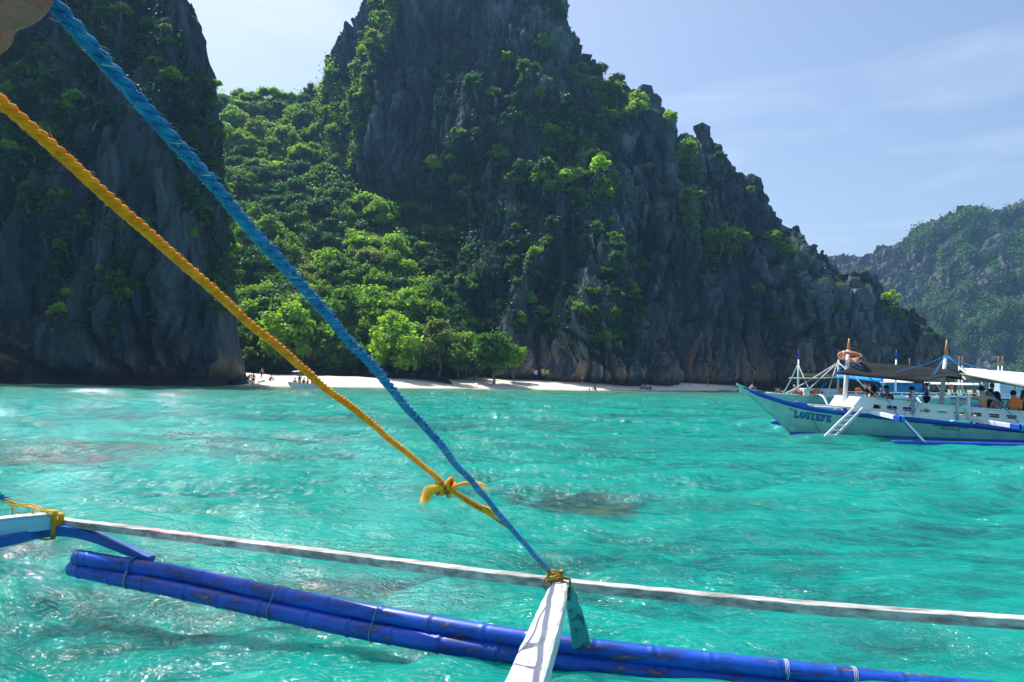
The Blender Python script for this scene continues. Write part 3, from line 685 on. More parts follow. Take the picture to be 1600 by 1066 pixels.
for px, py in EDGE:
    h = hit(px - 8, py, ('left',))
    if h: plant('bright', h[0] + Vector((.6, 1.2, .3)), rv.uniform(.6, 1.1), 'sun rimmed shrub on the right edge of the left cliff, %s' % ['near the top', 'a fifth down', 'at mid height', 'below mid height', 'well down', 'low down', 'lowest of all', 'above mid height', 'high up'][min(8, int((py - 100) / 42))], name='cliff_shrub', cat='shrub', group='shrubs along the right edge of the left cliff')
PG = 'trees on the flanks of the tall peak'
cliffveg([(585, 0), (620, 0), (600, 70), (575, 150), (560, 230), (530, 270), (520, 215), (540, 160), (560, 90), (575, 40)], 30, 14, (1.3, 2.5), ['shrub', 'shrub', 'shrub_dark', 'shrub_olive'], 'sunlit shrub in the gully down the left side of the peak', PG + ', left gully')
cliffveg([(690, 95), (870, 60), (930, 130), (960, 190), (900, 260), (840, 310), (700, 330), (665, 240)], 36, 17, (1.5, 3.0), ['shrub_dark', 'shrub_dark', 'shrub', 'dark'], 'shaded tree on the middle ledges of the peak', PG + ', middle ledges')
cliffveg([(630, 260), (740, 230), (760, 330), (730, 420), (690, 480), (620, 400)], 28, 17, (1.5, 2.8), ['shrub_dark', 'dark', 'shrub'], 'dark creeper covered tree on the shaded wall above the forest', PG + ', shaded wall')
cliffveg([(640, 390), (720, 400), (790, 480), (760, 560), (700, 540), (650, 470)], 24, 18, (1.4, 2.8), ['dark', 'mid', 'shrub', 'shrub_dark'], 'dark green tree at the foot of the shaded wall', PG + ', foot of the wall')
cliffveg([(830, 215), (900, 190), (950, 250), (965, 300), (900, 320), (850, 300)], 12, 20, (1.5, 2.8), ['shrub_sun', 'bright', 'shrub', 'flat'], 'bright tree on the shoulder in the middle of the rock wall', PG + ', sunlit shoulder')
BG = 'shrubs on the lower buttress'
cliffveg([(770, 300), (920, 290), (990, 400), (1000, 520), (930, 560), (880, 520), (800, 500), (760, 420)], 44, 19, (.9, 1.9), ['shrub_dark', 'shrub', 'shrub_dark', 'shrub'], 'green shrub growing from cracks of the lower buttress', BG)
cliffveg([(930, 350), (1000, 380), (1010, 520), (960, 560), (930, 470)], 22, 15, (1.2, 2.3), ['dark', 'shrub_dark', 'shrub'], 'dark tree filling the gully right of the buttress', BG + ', right gully')
cliffveg([(900, 100), (950, 115), (1000, 165), (980, 200), (930, 180)], 12, 18, (1.5, 2.8), ['shrub_sun', 'shrub', 'shrub'], 'sunlit shrub near the ridge crest below the peak', 'shrubs along the crest of the long ridge')
RG = 'bright trees on the long ridge'
for px, py, r, k, lab in [(864, 8, 2.0, 'shrub_dark', 'dark shrub on the upper right shoulder of the peak by the picture top'), (868, 34, 2.2, 'shrub_dark', 'dark shrub lower on the right shoulder of the peak'), (960, 150, 2.6, 'shrub', 'green shrub on the crest right of the peak'), (996, 178, 2.2, 'shrub_sun', 'yellow green shrub under the first pinnacle of the ridge'), (1045, 190, 1.8, 'shrub_sun', 'small bright tree perched on the ridge crest'),
    (1070, 245, 2.6, 'shrub', 'green tree below the twin pinnacles'), (1080, 262, 1.9, 'shrub', 'leaning shrub beneath the twin pinnacles'), (1127, 252, 1.5, 'shrub', 'small shrub beside the twin pinnacles'),
    (1015, 268, 1.5, 'shrub_olive', 'pale shrub in the middle of the ridge wall'), (1078, 315, 2.4, 'shrub_sun', 'bright yellow green tree high on the ridge wall'), (1068, 340, 1.9, 'shrub', 'green shrub hanging under the bright yellow green tree'),
    (1126, 382, 3.3, 'shrub_sun', 'broad glowing yellow green tree on the ridge wall'), (1152, 378, 2.2, 'shrub_sun', 'right half of the glowing tree cluster on the ridge wall'), (1105, 400, 2.0, 'shrub', 'darker green tree left of the glowing one'),
    (1140, 400, 2.2, 'shrub_olive', 'dull shrub under the glowing tree'), (1205, 375, 1.8, 'shrub_sun', 'bright shrub near the stepped crest'), (1230, 398, 1.9, 'shrub_sun', 'yellow green shrub under the stepped crest'), (1185, 455, 1.4, 'shrub_sun', 'small bright shrub midway down the ridge'),
    (1212, 500, 1.3, 'shrub', 'small green shrub low on the ridge'), (1172, 300, 1.1, 'shrub_olive', 'spindly shrub on the crest step'), (1388, 470, 1.8, 'shrub_sun', 'green shrub in the gap between the pinnacles'), (1316, 486, 1.0, 'shrub_sun', 'tiny bright shrub on the headland pinnacles'),
    (1300, 492, .8, 'shrub_sun', 'tiny yellowish shrub left of its neighbour on the headland'), (1410, 500, .7, 'shrub_sun', 'tiny shrub on the last pinnacle gap'), (880, 290, 2.0, 'shrub_sun', 'bright tree on the buttress top'), (935, 270, 2.2, 'shrub_sun', 'yellow green tree on the right of the buttress top'),
    (860, 215, 1.8, 'shrub_sun', 'bright leaf cluster in the shaded ledges'), (720, 215, 1.5, 'shrub', 'lighter shrub on the dark face of the peak'), (900, 130, 1.9, 'shrub_olive', 'pale olive tree on the shoulder by the crest'),
    (845, 155, 1.6, 'shrub', 'greener shrub left of the shoulder'), (930, 495, 1.5, 'shrub', 'broad shrub on the buttress above the beach'), (905, 490, 1.4, 'shrub', 'shrub to the left of the broad one on the buttress'), (870, 455, 1.3, 'shrub_olive', 'pale tufted shrub on the buttress ledge'), (835, 435, 1.6, 'shrub_olive', 'bare branched shrub on the buttress'), (935, 535, 1.0, 'bright', 'small vivid shrub over the tidal notch')]:
    h = hit(px, py, None)
    if h: plant(k, h[0] + Vector((-.2 if px > 880 or py > 60 else .4, -1.1, .5)) * r * .75, r * 1.15, lab, name='cliff_tree', group=RG)

# --- palms
def frond_mesh(seed):
    rng = np.random.default_rng(seed); n = 16; V = []; F = []
    t = np.linspace(0, 1, n); L = 3.0
    x = L * t; z = 0.9 * np.sin(t * 1.7) - 1.5 * t**2.4
    for i in range(n - 1):
        for s in (-1, 1):
            for q in range(2):
                u = (i + q * .5) / (n - 1); px_, pz_ = np.interp(u, t, x), np.interp(u, t, z); ln = 0.85 * math.sin(math.pi * min(1, u * .95 + .08))**.6
                b = len(V); V += [(px_, 0, pz_), (px_ + .05, 0, pz_), (px_ + .35 * ln + .04, s * ln, pz_ - .38 * ln + .06 * rng.normal()), (px_ + .30 * ln, s * ln * .96, pz_ - .40 * ln)]
                F.append((b, b + 1, b + 2, b + 3))
    v, f = tube_np(np.stack([x, 0 * x, z - .01], 1), np.linspace(.035, .008, n), 4); o = len(V)
    V = np.concatenate([np.array(V, float), v]); F = np.concatenate([np.array(F), f + o])
    return fast_mesh('frond', V, F, L_BRIGHT, smooth=False)
FR = [frond_mesh(s) for s in (1, 2)]
tv, tf = tube_np([(0.5, 0, -7), (0.35, 0, -5), (0.12, 0, -2.5), (0, 0, 0)], [.2, .15, .13, .12], 8)
PTR = fast_mesh('trunk', tv, tf, M_BARK)
for px, py, s, dz, lab in [(428, 262, 1.0, 0, 'tall coconut palm with bare trunk in the left of the valley'), (565, 78, .5, 0, 'palm on the saddle skyline beside the tall peak'), (443, 108, .42, 0, 'small palm on the skyline of the valley saddle'),
                       (385, 220, .8, 0, 'small palm close to the left cliff in the valley'), (510, 112, .42, 0, 'palm crown on the skyline at the foot of the peak')]:
    h = hit(px, py + 26, ('valley', 'peak')) or hit(px, py + 45, ('valley', 'peak')); 
    if not h: continue
    c = P(px, py, h[0].y - 1)
    o = empty('palm_tree', tuple(c), rv.uniform(0, 6), lab, 'palm tree', 'palms in the valley'); o.scale = (s, s, s)
    k = link(bpy.data.objects.new('trunk', PTR), o)
    for i in range(15):
        fo = link(bpy.data.objects.new('frond', FR[i % 2]), o); fo.rotation_euler = (0, rv.uniform(-.9, .45), i * 2.4 + rv.uniform(-.2, .2))

# --- uncountable growth: creepers on rock, forest undergrowth, far wood
def scatter_mass(name, label, polys, mat, size=0.36, which=None, rad=0.9, per=14, droop=0.6, seed=3, rays=None):
    rng = np.random.default_rng(seed); pts = []; nrm = []; r2 = random.Random(seed)
    for poly, n in polys:
        for px, py in sample(poly, n, 0.0, r2):
            if pnoise(px / 26.0, py / 26.0, seed)< -0.12 and rays is None: continue
            h = hit(px, py, which) if rays is None else rays(px, py)
            if h is None or h[3] == 'beach': continue
            nn = h[1] if h[1].y < 0 else -h[1]
            c = np.array(h[0]) + np.array(nn) * rad * .35; k = per
            q = rng.normal(size=(k, 3)) * rad * np.array([.6, .5, .6 + droop * .5]) 
            q[:, 2] -= abs(rng.normal()) * droop * .4
            pts.append(c + q); w = np.tile(np.array(nn) * .7 + np.array([0, -.1, .7]), (k, 1)); nrm.append(w + q * .5)
    pts = np.concatenate(pts); nrm = np.concatenate(nrm); nrm /= np.linalg.norm(nrm, axis=1)[:, None]
    V, F = leaf_quads(pts, nrm, size, rng)
    o = link(bpy.data.objects.new(name, fast_mesh(name, V, F, mat, smooth=False))); tag(o, label, kind='stuff'); return o
scatter_mass('undergrowth', 'dense undergrowth between the valley trees', [(VALLEY, 5200)], L_MID, .42, ('valley', 'peak'), 1.5, 18, .3, 4)
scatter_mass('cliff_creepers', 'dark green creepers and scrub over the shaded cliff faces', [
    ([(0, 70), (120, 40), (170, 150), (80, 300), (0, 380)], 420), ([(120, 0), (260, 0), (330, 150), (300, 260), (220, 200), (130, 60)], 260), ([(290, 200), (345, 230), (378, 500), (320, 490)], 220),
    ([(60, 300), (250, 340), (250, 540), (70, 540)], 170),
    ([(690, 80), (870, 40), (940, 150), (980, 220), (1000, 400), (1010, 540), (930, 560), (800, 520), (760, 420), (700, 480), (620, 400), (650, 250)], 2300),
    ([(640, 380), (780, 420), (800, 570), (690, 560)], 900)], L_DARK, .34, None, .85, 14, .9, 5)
scatter_mass('gully_scrub', 'sunlit scrub in gullies and on ledges', [
    ([(590, 0), (622, 0), (600, 80), (570, 180), (545, 270), (515, 240), (525, 160), (560, 80)], 800),
    ([(820, 190), (900, 170), (960, 250), (970, 310), (880, 320)], 350), ([(900, 100), (960, 125), (1000, 165), (1000, 200), (940, 190)], 200),
    ([(1050, 225), (1100, 255), (1090, 300), (1060, 280)], 60), ([(1060, 300), (1110, 320), (1080, 370)], 70), ([(1090, 365), (1165, 355), (1165, 405), (1110, 430)], 130), ([(1200, 360), (1245, 385), (1235, 415), (1205, 390)], 50),
    ([(1375, 450), (1400, 470), (1400, 500), (1385, 490)], 25)], L_BRIGHT, .36, None, .8, 14, .5, 6)
def far_ray(px, py):
    loc, nor, i, d = BVH_FAR.ray_cast(CAMV, Vector(ray(px, py)), 1500)
    return None if loc is None or loc.z < 12 else (loc, nor, d, 'far')
RS = random.Random(9)
def far_mask(px, py):
    v = float(pnoise(px / 55.0, py / 26.0, 1.5)) + .45 * float(pnoise(px / 17.0, py / 9.0, 3.5))
    lowband = math.exp(-((py - (505 + 0.05 * (px - 1500))) / 42.0)**2) * .75; crest = .35 if py < 400 else 0
    return v + lowband + crest - .33
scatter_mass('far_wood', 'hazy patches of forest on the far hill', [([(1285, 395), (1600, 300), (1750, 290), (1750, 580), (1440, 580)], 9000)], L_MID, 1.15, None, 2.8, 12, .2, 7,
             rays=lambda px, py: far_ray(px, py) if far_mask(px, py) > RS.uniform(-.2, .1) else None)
print('veg', time.time() - T0, N_TREES, sum(N_TREES.values()))
# ================================================================== FOREGROUND: the outrigger of the boat the photographer stands on
def path_frames(path, up=(0, 0, 1)):
    path = np.asarray(path, float); T = np.gradient(path, axis=0); T /= np.linalg.norm(T, axis=1)[:, None]
    U = np.tile(np.array(up, float), (len(path), 1)); A = np.cross(T, U); A /= np.linalg.norm(A, axis=1)[:, None]; B = np.cross(A, T)
    return T, A, B
def resample(path, n):
    path = np.asarray(path, float); s = np.concatenate([[0], np.cumsum(np.linalg.norm(np.diff(path, axis=0), axis=1))])
    S = np.linspace(0, s[-1], n); return np.stack([np.interp(S, s, path[:, i]) for i in range(path.shape[1])], 1)
def smooth_path(pts, n, per=24):
    """Catmull-Rom through the points, then evenly resampled"""
    p = np.asarray(pts, float)
    if len(p) < 3: return resample(p, n)
    q = np.concatenate([[2 * p[0] - p[1]], p, [2 * p[-1] - p[-2]]]); out = []
    for i in range(1, len(q) - 2):
        for t in np.linspace(0, 1, per, endpoint=False):
            a, b, c, d = q[i - 1], q[i], q[i + 1], q[i + 2]
            out.append(.5 * (2 * b + (c - a) * t + (2 * a - 5 * b + 4 * c - d) * t * t + (3 * b - a - 3 * c + d) * t**3))
    out.append(p[-1]); return resample(out, n)
def beam(name, path, w, h, mat, parent=None, n=None, rough=0.0, chamfer=0.12, seed=0, up=(0, 0, 1), smooth=False):
    """sawn timber along a path; w,h may be arrays; chamfered corners, slightly uneven faces"""
    path = np.asarray(path, float)
    if n: path = resample(path, n)
    n = len(path); T, A, B = path_frames(path, up); rng = np.random.default_rng(seed)
    w = np.broadcast_to(w, (n,)) / 2; h = np.broadcast_to(h, (n,)) / 2; V = []
    pr = [(-1, -1 + chamfer), (-1, 1 - chamfer), (-1 + chamfer, 1), (1 - chamfer, 1), (1, 1 - chamfer), (1, -1 + chamfer), (1 - chamfer, -1), (-1 + chamfer, -1)]
    for i in range(n):
        for (a, b) in pr:
            e = rough * rng.normal(size=2) if rough else (0, 0)
            V.append(path[i] + A[i] * (a * w[i] + e[0]) + B[i] * (b * h[i] + e[1]))
    F = [tuple(int(q) for q in f) for f in grid_faces(n, 8, True)] + [tuple(range(8))[::-1], tuple(range((n - 1) * 8, n * 8))]
    return mesh_obj(name, V, F, mat, parent, smooth=smooth)
def tube(name, path, r, mat, parent=None, n=8, smooth=True, caps=True):
    path = np.asarray(path, float); r = np.broadcast_to(r, (len(path),))
    V, F = tube_np(path, r, n); F = [tuple(int(q) for q in f) for f in F]
    if caps: F += [tuple(range(n))[::-1], tuple(range((len(path) - 1) * n, len(path) * n))]
    return mesh_obj(name, V, F, mat, parent, smooth=smooth)

def paintwood(name, paint, wood, lo=.52, hi=.60, scale=9, stretch=(1, 1, 1), rough=.55, spec=.3, streak=1.0, dirt=(0.10, 0.08, 0.06)):
    """paint worn through to the wood along the grain"""
    m = newmat(name, paint, rough, spec); t = NT(m)
    tc = t.add('ShaderNodeTexCoord'); mp = t.add('ShaderNodeMapping'); _inp(mp, 'Scale', stretch); t.l(tc.outputs['Object'], mp.inputs[0])
    n = t.add('ShaderNodeTexNoise'); _inp(n, 'Scale', scale); _inp(n, 'Detail', 9); _inp(n, 'Roughness', .68); t.l(mp.outputs[0], n.inputs['Vector'])
    r = t.add('ShaderNodeValToRGB'); e = r.color_ramp.elements; e[0].position = lo; e[0].color = (*paint, 1); e[1].position = hi; e[1].color = (*wood, 1)
    x = e.new(min(.98, hi + .12)); x.color = (*dirt, 1)
    t.l(n.outputs['Fac'], r.inputs[0])
    n2 = t.add('ShaderNodeTexNoise'); _inp(n2, 'Scale', scale * .35); _inp(n2, 'Detail', 6); t.l(mp.outputs[0], n2.inputs['Vector'])
    mx_ = t.add('ShaderNodeMix', data_type='RGBA', blend_type='MULTIPLY'); _inp(mx_, 0, .55); t.l(r.outputs[0], mx_.inputs[6])
    r2 = t.add('ShaderNodeValToRGB'); r2.color_ramp.elements[0].position = .3; r2.color_ramp.elements[1].position = .62; r2.color_ramp.elements[0].color = (.35, .35, .36, 1)
    t.l(n2.outputs['Fac'], r2.inputs[0]); t.l(r2.outputs[0], mx_.inputs[7]); t.l(mx_.outputs[2], t.bsdf.inputs['Base Color'])
    b = t.add('ShaderNodeBump'); _inp(b, 'Strength', .6); _inp(b, 'Distance', .004); t.l(n.outputs['Fac'], b.inputs['Height']); t.l(b.outputs[0], t.bsdf.inputs['Normal'])
    return m
# object coordinates follow world axes here; the laths run mostly along X, the crossbeam along Y
M_LATH = paintwood('weathered_white_lath', (.60, .60, .58), (.27, .265, .25), .40, .58, 16, (.22, 1.2, 1.2), .7, .2, dirt=(.13, .115, .10))
M_BEAMW = paintwood('white_crossbeam_paint', (.80, .80, .80), (.50, .45, .40), .56, .64, 11, (1.6, .22, 1.6), .45, .4, dirt=(.20, .12, .08))
M_BEAMC = paintwood('pale_cyan_beam_paint', (.26, .62, .72), (.5, .5, .46), .60, .68, 9, (.4, .4, 1.2), .5, .35)
M_BLUE = paintwood('blue_timber_paint', (.010, .11, .44), (.03, .08, .2), .60, .68, 9, (.5, .5, 1), .45, .4, dirt=(.06, .04, .03))
M_TURQ = paintwood('turquoise_strut_paint', (.06, .36, .40), (.05, .14, .17), .50, .56, 14, (1, 1, .35), .5, .3, dirt=(.07, .04, .03))
M_BAMB = paintwood('blue_bamboo_paint', (.008, .095, .56), (.012, .045, .22), .49, .59, 15, (.25, 1.1, 1.3), .42, .4, dirt=(.42, .22, .10))
M_CORD_Y = noisemat('yellow_nylon_cord', (.75, .38, .006), (1.0, .62, .03), 60, .6, .35, bump=.8, bscale=300)
M_CORD_B = noisemat('tarred_cord', (.22, .13, .035), (.5, .34, .08), 70, .7, .2, bump=.8, bscale=300)
M_WIRE = newmat('nylon_line', (.16, .30, .33), .4, .4)

banca = empty('outrigger_boat', (0, 2.2, 0.6), 0, 'near outrigger with two blue bamboo floats, white lath and white crossbeam in the foreground', 'boat')
def under(o):
    """parent without moving"""
    o.parent = banca; o.matrix_parent_inverse = Matrix.Translation((0, -2.2, -0.6)); return o

# crossbeam running out from under the camera
EB = W(876, 909, .62); NB = W(818, 1066, .735)
dirv = NB - EB; FARB = NB + dirv * 1.1
pth = np.stack([EB + (FARB - EB) * t for t in np.linspace(0, 1, 40)]); pth[:, 2] -= .05
wv = np.interp(np.linspace(0, 1, 40), [0, .04, .12, .5, 1], [.080, .100, .118, .138, .15])
under(beam('crossbeam', pth, wv, .105, M_BEAMW, rough=.0012, seed=2, chamfer=.16))
# far tip of the crossbeam: hewn end block under the lashing
tipd = -dirv / np.linalg.norm(dirv)
# outer strut from beam end down to the floats
under(beam('strut', smooth_path([W(886, 917, .585), W(893, 940, .50), W(901, 970, .35), W(908, 1006, .19)], 14), np.linspace(.06, .115, 14), .06, M_TURQ, rough=.001, seed=4, up=(0, 1, .2)))
# long lath joining the crossbeams
lp_ = smooth_path([W(-60, 797, .55), W(78, 813, .55), W(480, 863, .55), W(868, 911, .55), W(1240, 947, .55), W(1600, 973, .55), W(1900, 992, .55)], 90)[0:]
lp_ = lp_[lp_[:, 0] > W(76, 813, .55)[0]]
# two scarfed lengths of lath, as in the photograph
under(beam('lath', lp_, .078, .056, M_LATH, rough=.0012, seed=5))
# left crossbeam and its blue curved arm
LT = W(76, 806, .62)
lb = smooth_path([W(-420, 905, .70), W(-160, 847, .66), W(0, 824, .61), W(76, 815, .575)], 30)
under(beam('crossbeam', lb, np.linspace(.12, .10, 30), np.linspace(.15, .115, 30), M_BEAMC, rough=.0012, seed=6))
cap_ = lb.copy(); cap_[:, 2] += np.linspace(.15, .115, 30) / 2 + .006
under(beam('top_board', cap_, .115, .012, M_BEAMW, seed=8))
arm = smooth_path([W(-200, 880, .57), W(0, 846, .52), W(60, 832, .50), (W(100, 829, .50)), W(140, 836, .47), W(185, 853, .41), W(236, 874, .34)], 40)
under(beam('curved_arm', arm, .075, np.concatenate([np.linspace(.075, .085, 22), np.linspace(.085, .05, 18)]), M_BLUE, rough=.001, seed=7))

# bamboo floats
def bamboo(px, zz, name, seed, r=.059):
    rng = np.random.default_rng(seed)
    pts = [W(a, b, z) for (a, b), z in zip(px, zz)]; p = smooth_path(pts, 500)
    s = np.concatenate([[0], np.cumsum(np.linalg.norm(np.diff(p, axis=0), axis=1))]); rad = np.full(len(p), r); q = .12; nodes = []
    while q < s[-1]: nodes.append(q); q += rng.uniform(.30, .42)
    for q in nodes: rad += .0065 * np.exp(-((s - q) / .011)**2) - .003 * np.exp(-((s - q - .025) / .012)**2)
    for i in range(3): p[:, i] += .004 * pnoise(s * 1.4 + seed * 3, 0 * s, i * 5.0 + 0 * s)
    rad *= 1 - .05 * (s / s[-1])
    o = under(tube(name, p, rad, M_BAMB, n=18)); o.data.polygons.foreach_set('use_smooth', [True] * len(o.data.polygons)); return p, s, nodes
PU = [(120, 871), (150, 876), (300, 901), (450, 933), (600, 962), (750, 988), (900, 1010), (1100, 1033), (1300, 1055), (1500, 1076), (1750, 1098)]
ZU = [.31, .305, .27, .235, .20, .17, .145, .115, .09, .07, .05]
PL = [(113, 888), (150, 896), (300, 927), (450, 960), (600, 991), (750, 1016), (900, 1036), (1090, 1060), (1300, 1082), (1600, 1110)]
ZL = [.215, .21, .175, .14, .105, .075, .05, .02, .0, -.02]
up_, us, un = bamboo(PU, ZU, 'bamboo_float', 1)
lo_, ls, ln_ = bamboo(PL, ZL, 'bamboo_float', 2)
def ring_at(p, i, r, cr, mat, turns=1, name='lashing', other=None):
    """cord wrapped round one float, or round both"""
    T, A, B = path_frames(p); c = p[i]; pts = []
    if other is not None:
        j = np.argmin(np.linalg.norm(other - c, axis=1)); d = other[j] - c; d -= T[i] * d.dot(T[i]); L = np.linalg.norm(d); e = d / L; f = np.cross(T[i], e)
        for k in range(int(40 * turns)):
            th = 2 * math.pi * k / 40; cc = c if math.cos(th) < 0 else c + d
            pts.append(cc + e * r * math.cos(th) + f * r * math.sin(th) + T[i] * (.006 * th / 6.28))
    else:
        for k in range(int(24 * turns) + 1):
            th = 2 * math.pi * k / 24; pts.append(c + A[i] * r * math.cos(th) + B[i] * r * math.sin(th) + T[i] * (.009 * th / 6.28))
    return under(tube(name, pts, cr, mat, n=5))
def idx_px(p, px):
    v = p - CAM; x = v @ _r / (v @ _f) * FOC + 800; return int(np.argmin(abs(x - px)))
for px in (207, 436, 592): ring_at(up_, idx_px(up_, px), .064, .003, M_WIRE, 3 if px == 207 else 1.6, other=lo_)
for px in (126, 1225, 1330): ring_at(up_, idx_px(up_, px), px and .0600, .0016, M_WIRE if px < 1000 else M_BEAMW, 2.4)
ring_at(up_, idx_px(up_, 207), .068, .008, M_BLUE, 2, name='lashing')

# lashings of yellow cord
def wraps(c, axis, a, b, ha, hb, turns, cr, mat, pitch=.012, seed=0, name='lashing'):
    """cord round a rectangular timber: a,b half-axes directions"""
    rng = np.random.default_rng(seed); pts = []; axis = np.array(axis) / np.linalg.norm(axis); N = 24
    for k in range(int(N * turns) + 1):
        th = 2 * math.pi * k / N; ca, sa = math.cos(th), math.sin(th); q = 1 / max(abs(ca), abs(sa)) ** .82
        pts.append(np.array(c) + np.array(a) * ca * ha * q + np.array(b) * sa * hb * q + axis * (pitch * th / 6.28 + .0015 * rng.normal()))
    return under(tube(name, pts, cr, mat, n=6))
T_, A_, B_ = path_frames(lb)
wraps(lb[-1] - T_[-1] * .03 + np.array([0, 0, -.025]), T_[-1], A_[-1], B_[-1], .066, .115, 6, .005, M_CORD_Y, .008, 1)
wraps(lb[-1] + T_[-1] * .035 + np.array([0, 0, -.03]), T_[-1], A_[-1], B_[-1], .055, .090, 7, .005, M_CORD_Y, .008, 2)
def squiggle(name, pts, r, mat, n=60, parent=None):
    o = tube(name, smooth_path(pts, n), r, mat, n=6); return under(o) if parent is None else o
dL = float(LT[1])
for k, pl in enumerate([[(0, 784), (20, 786), (45, 791), (66, 798), (82, 805)], [(8, 780), (28, 787), (52, 789), (70, 796), (78, 808)], [(14, 789), (34, 790), (58, 795), (74, 800)],
                        [(20, 788), (19, 800), (27, 812), (42, 818), (50, 806), (52, 792)], [(20, 792), (24, 799), (38, 803), (50, 800), (54, 796)], [(52, 795), (50, 810), (44, 828)], [(50, 798), (52, 812), (46, 836)]]):
    squiggle('lashing', [P(a, b, dL - .06 - .012 * k) for a, b in pl], .0062 if k < 3 else .0045, M_CORD_Y)
# knot over the end of the near crossbeam
Tb = -dirv / np.linalg.norm(dirv); Ab = np.cross(Tb, [0, 0, 1]); Ab /= np.linalg.norm(Ab); Bb = np.cross(Ab, Tb)
wraps(EB + np.array([0, 0, -.04]) + Tb * -.02, Tb, Ab, Bb, .056, .062, 5, .0055, M_CORD_B, .009, 3)
rk = np.random.default_rng(12)
for k in range(7):
    c = P(867, 900, EB[1] - .02); pts = [c + np.array([.045 * math.cos(t + k), .03 * math.sin(t * 1.3 + k), .026 * math.sin(t * .9 + 2 * k)]) for t in np.linspace(0, 5.2, 12)]
    squiggle('knot_cord', pts, .0058, M_CORD_B if k % 2 else M_CORD_Y, 40)
squiggle('knot_cord', [P(862, 896, EB[1] - .03), P(852, 905, EB[1] - .05), P(849, 914, EB[1] - .05), P(853, 922, EB[1] - .03)], .005, M_CORD_B)
squiggle('knot_cord', [P(868, 898, EB[1] - .03), P(878, 901, EB[1] - .04), P(889, 905, EB[1] - .02)], .005, M_CORD_B)
squiggle('knot_cord', [P(893, 922, EB[1] + .03), P(900, 935, EB[1] + .03), P(898, 950, EB[1] + .02)], .012, M_CORD_B)

# ---- ropes
def rope_mat(name, c1, c2, pale=None, tint=.85):
    m = newmat(name, c1, .55, .35); t = NT(m)
    tc = t.add('ShaderNodeTexCoord'); n = t.add('ShaderNodeTexNoise'); _inp(n, 'Scale', 34); _inp(n, 'Detail', 5); t.l(tc.outputs['Object'], n.inputs['Vector'])
    r = t.add('ShaderNodeValToRGB'); e = r.color_ramp.elements; e[0].position = .35; e[0].color = (*c1, 1); e[1].position = .65; e[1].color = (*c2, 1)
    if pale: x = e.new(.74); x.color = (*pale, 1)
    t.l(n.outputs['Fac'], r.inputs[0]); t.l(r.outputs[0], t.bsdf.inputs['Base Color'])
    n2 = t.add('ShaderNodeTexNoise'); _inp(n2, 'Scale', 420); _inp(n2, 'Detail', 3); t.l(tc.outputs['Object'], n2.inputs['Vector'])
    b = t.add('ShaderNodeBump'); _inp(b, 'Strength', .8); _inp(b, 'Distance', .0015); t.l(n2.outputs['Fac'], b.inputs['Height']); t.l(b.outputs[0], t.bsdf.inputs['Normal'])
    tr = t.add('ShaderNodeBsdfTranslucent'); t.l(r.outputs[0], tr.inputs[0]); mix = t.add('ShaderNodeMixShader'); _inp(mix, 0, .3)
    t.l(t.bsdf.outputs[0], mix.inputs[1]); t.l(tr.outputs[0], mix.inputs[2]); t.l(mix.outputs[0], t.out.inputs[0])
    return m
M_ROPE_B = rope_mat('blue_rope_fibre', (.008, .15, .40), (.03, .34, .62))
M_ROPE_P = rope_mat('pale_rope_yarn', (.45, .50, .42), (.7, .7, .6))
M_ROPE_Y = rope_mat('yellow_rope_fibre', (.85, .30, .002), (1.0, .50, .008))
M_FUZZ_B = newmat('blue_rope_fuzz', (.12, .45, .72), .4, .5); M_FUZZ_Y = newmat('yellow_rope_fuzz', (1.0, .66, .03), .4, .5)
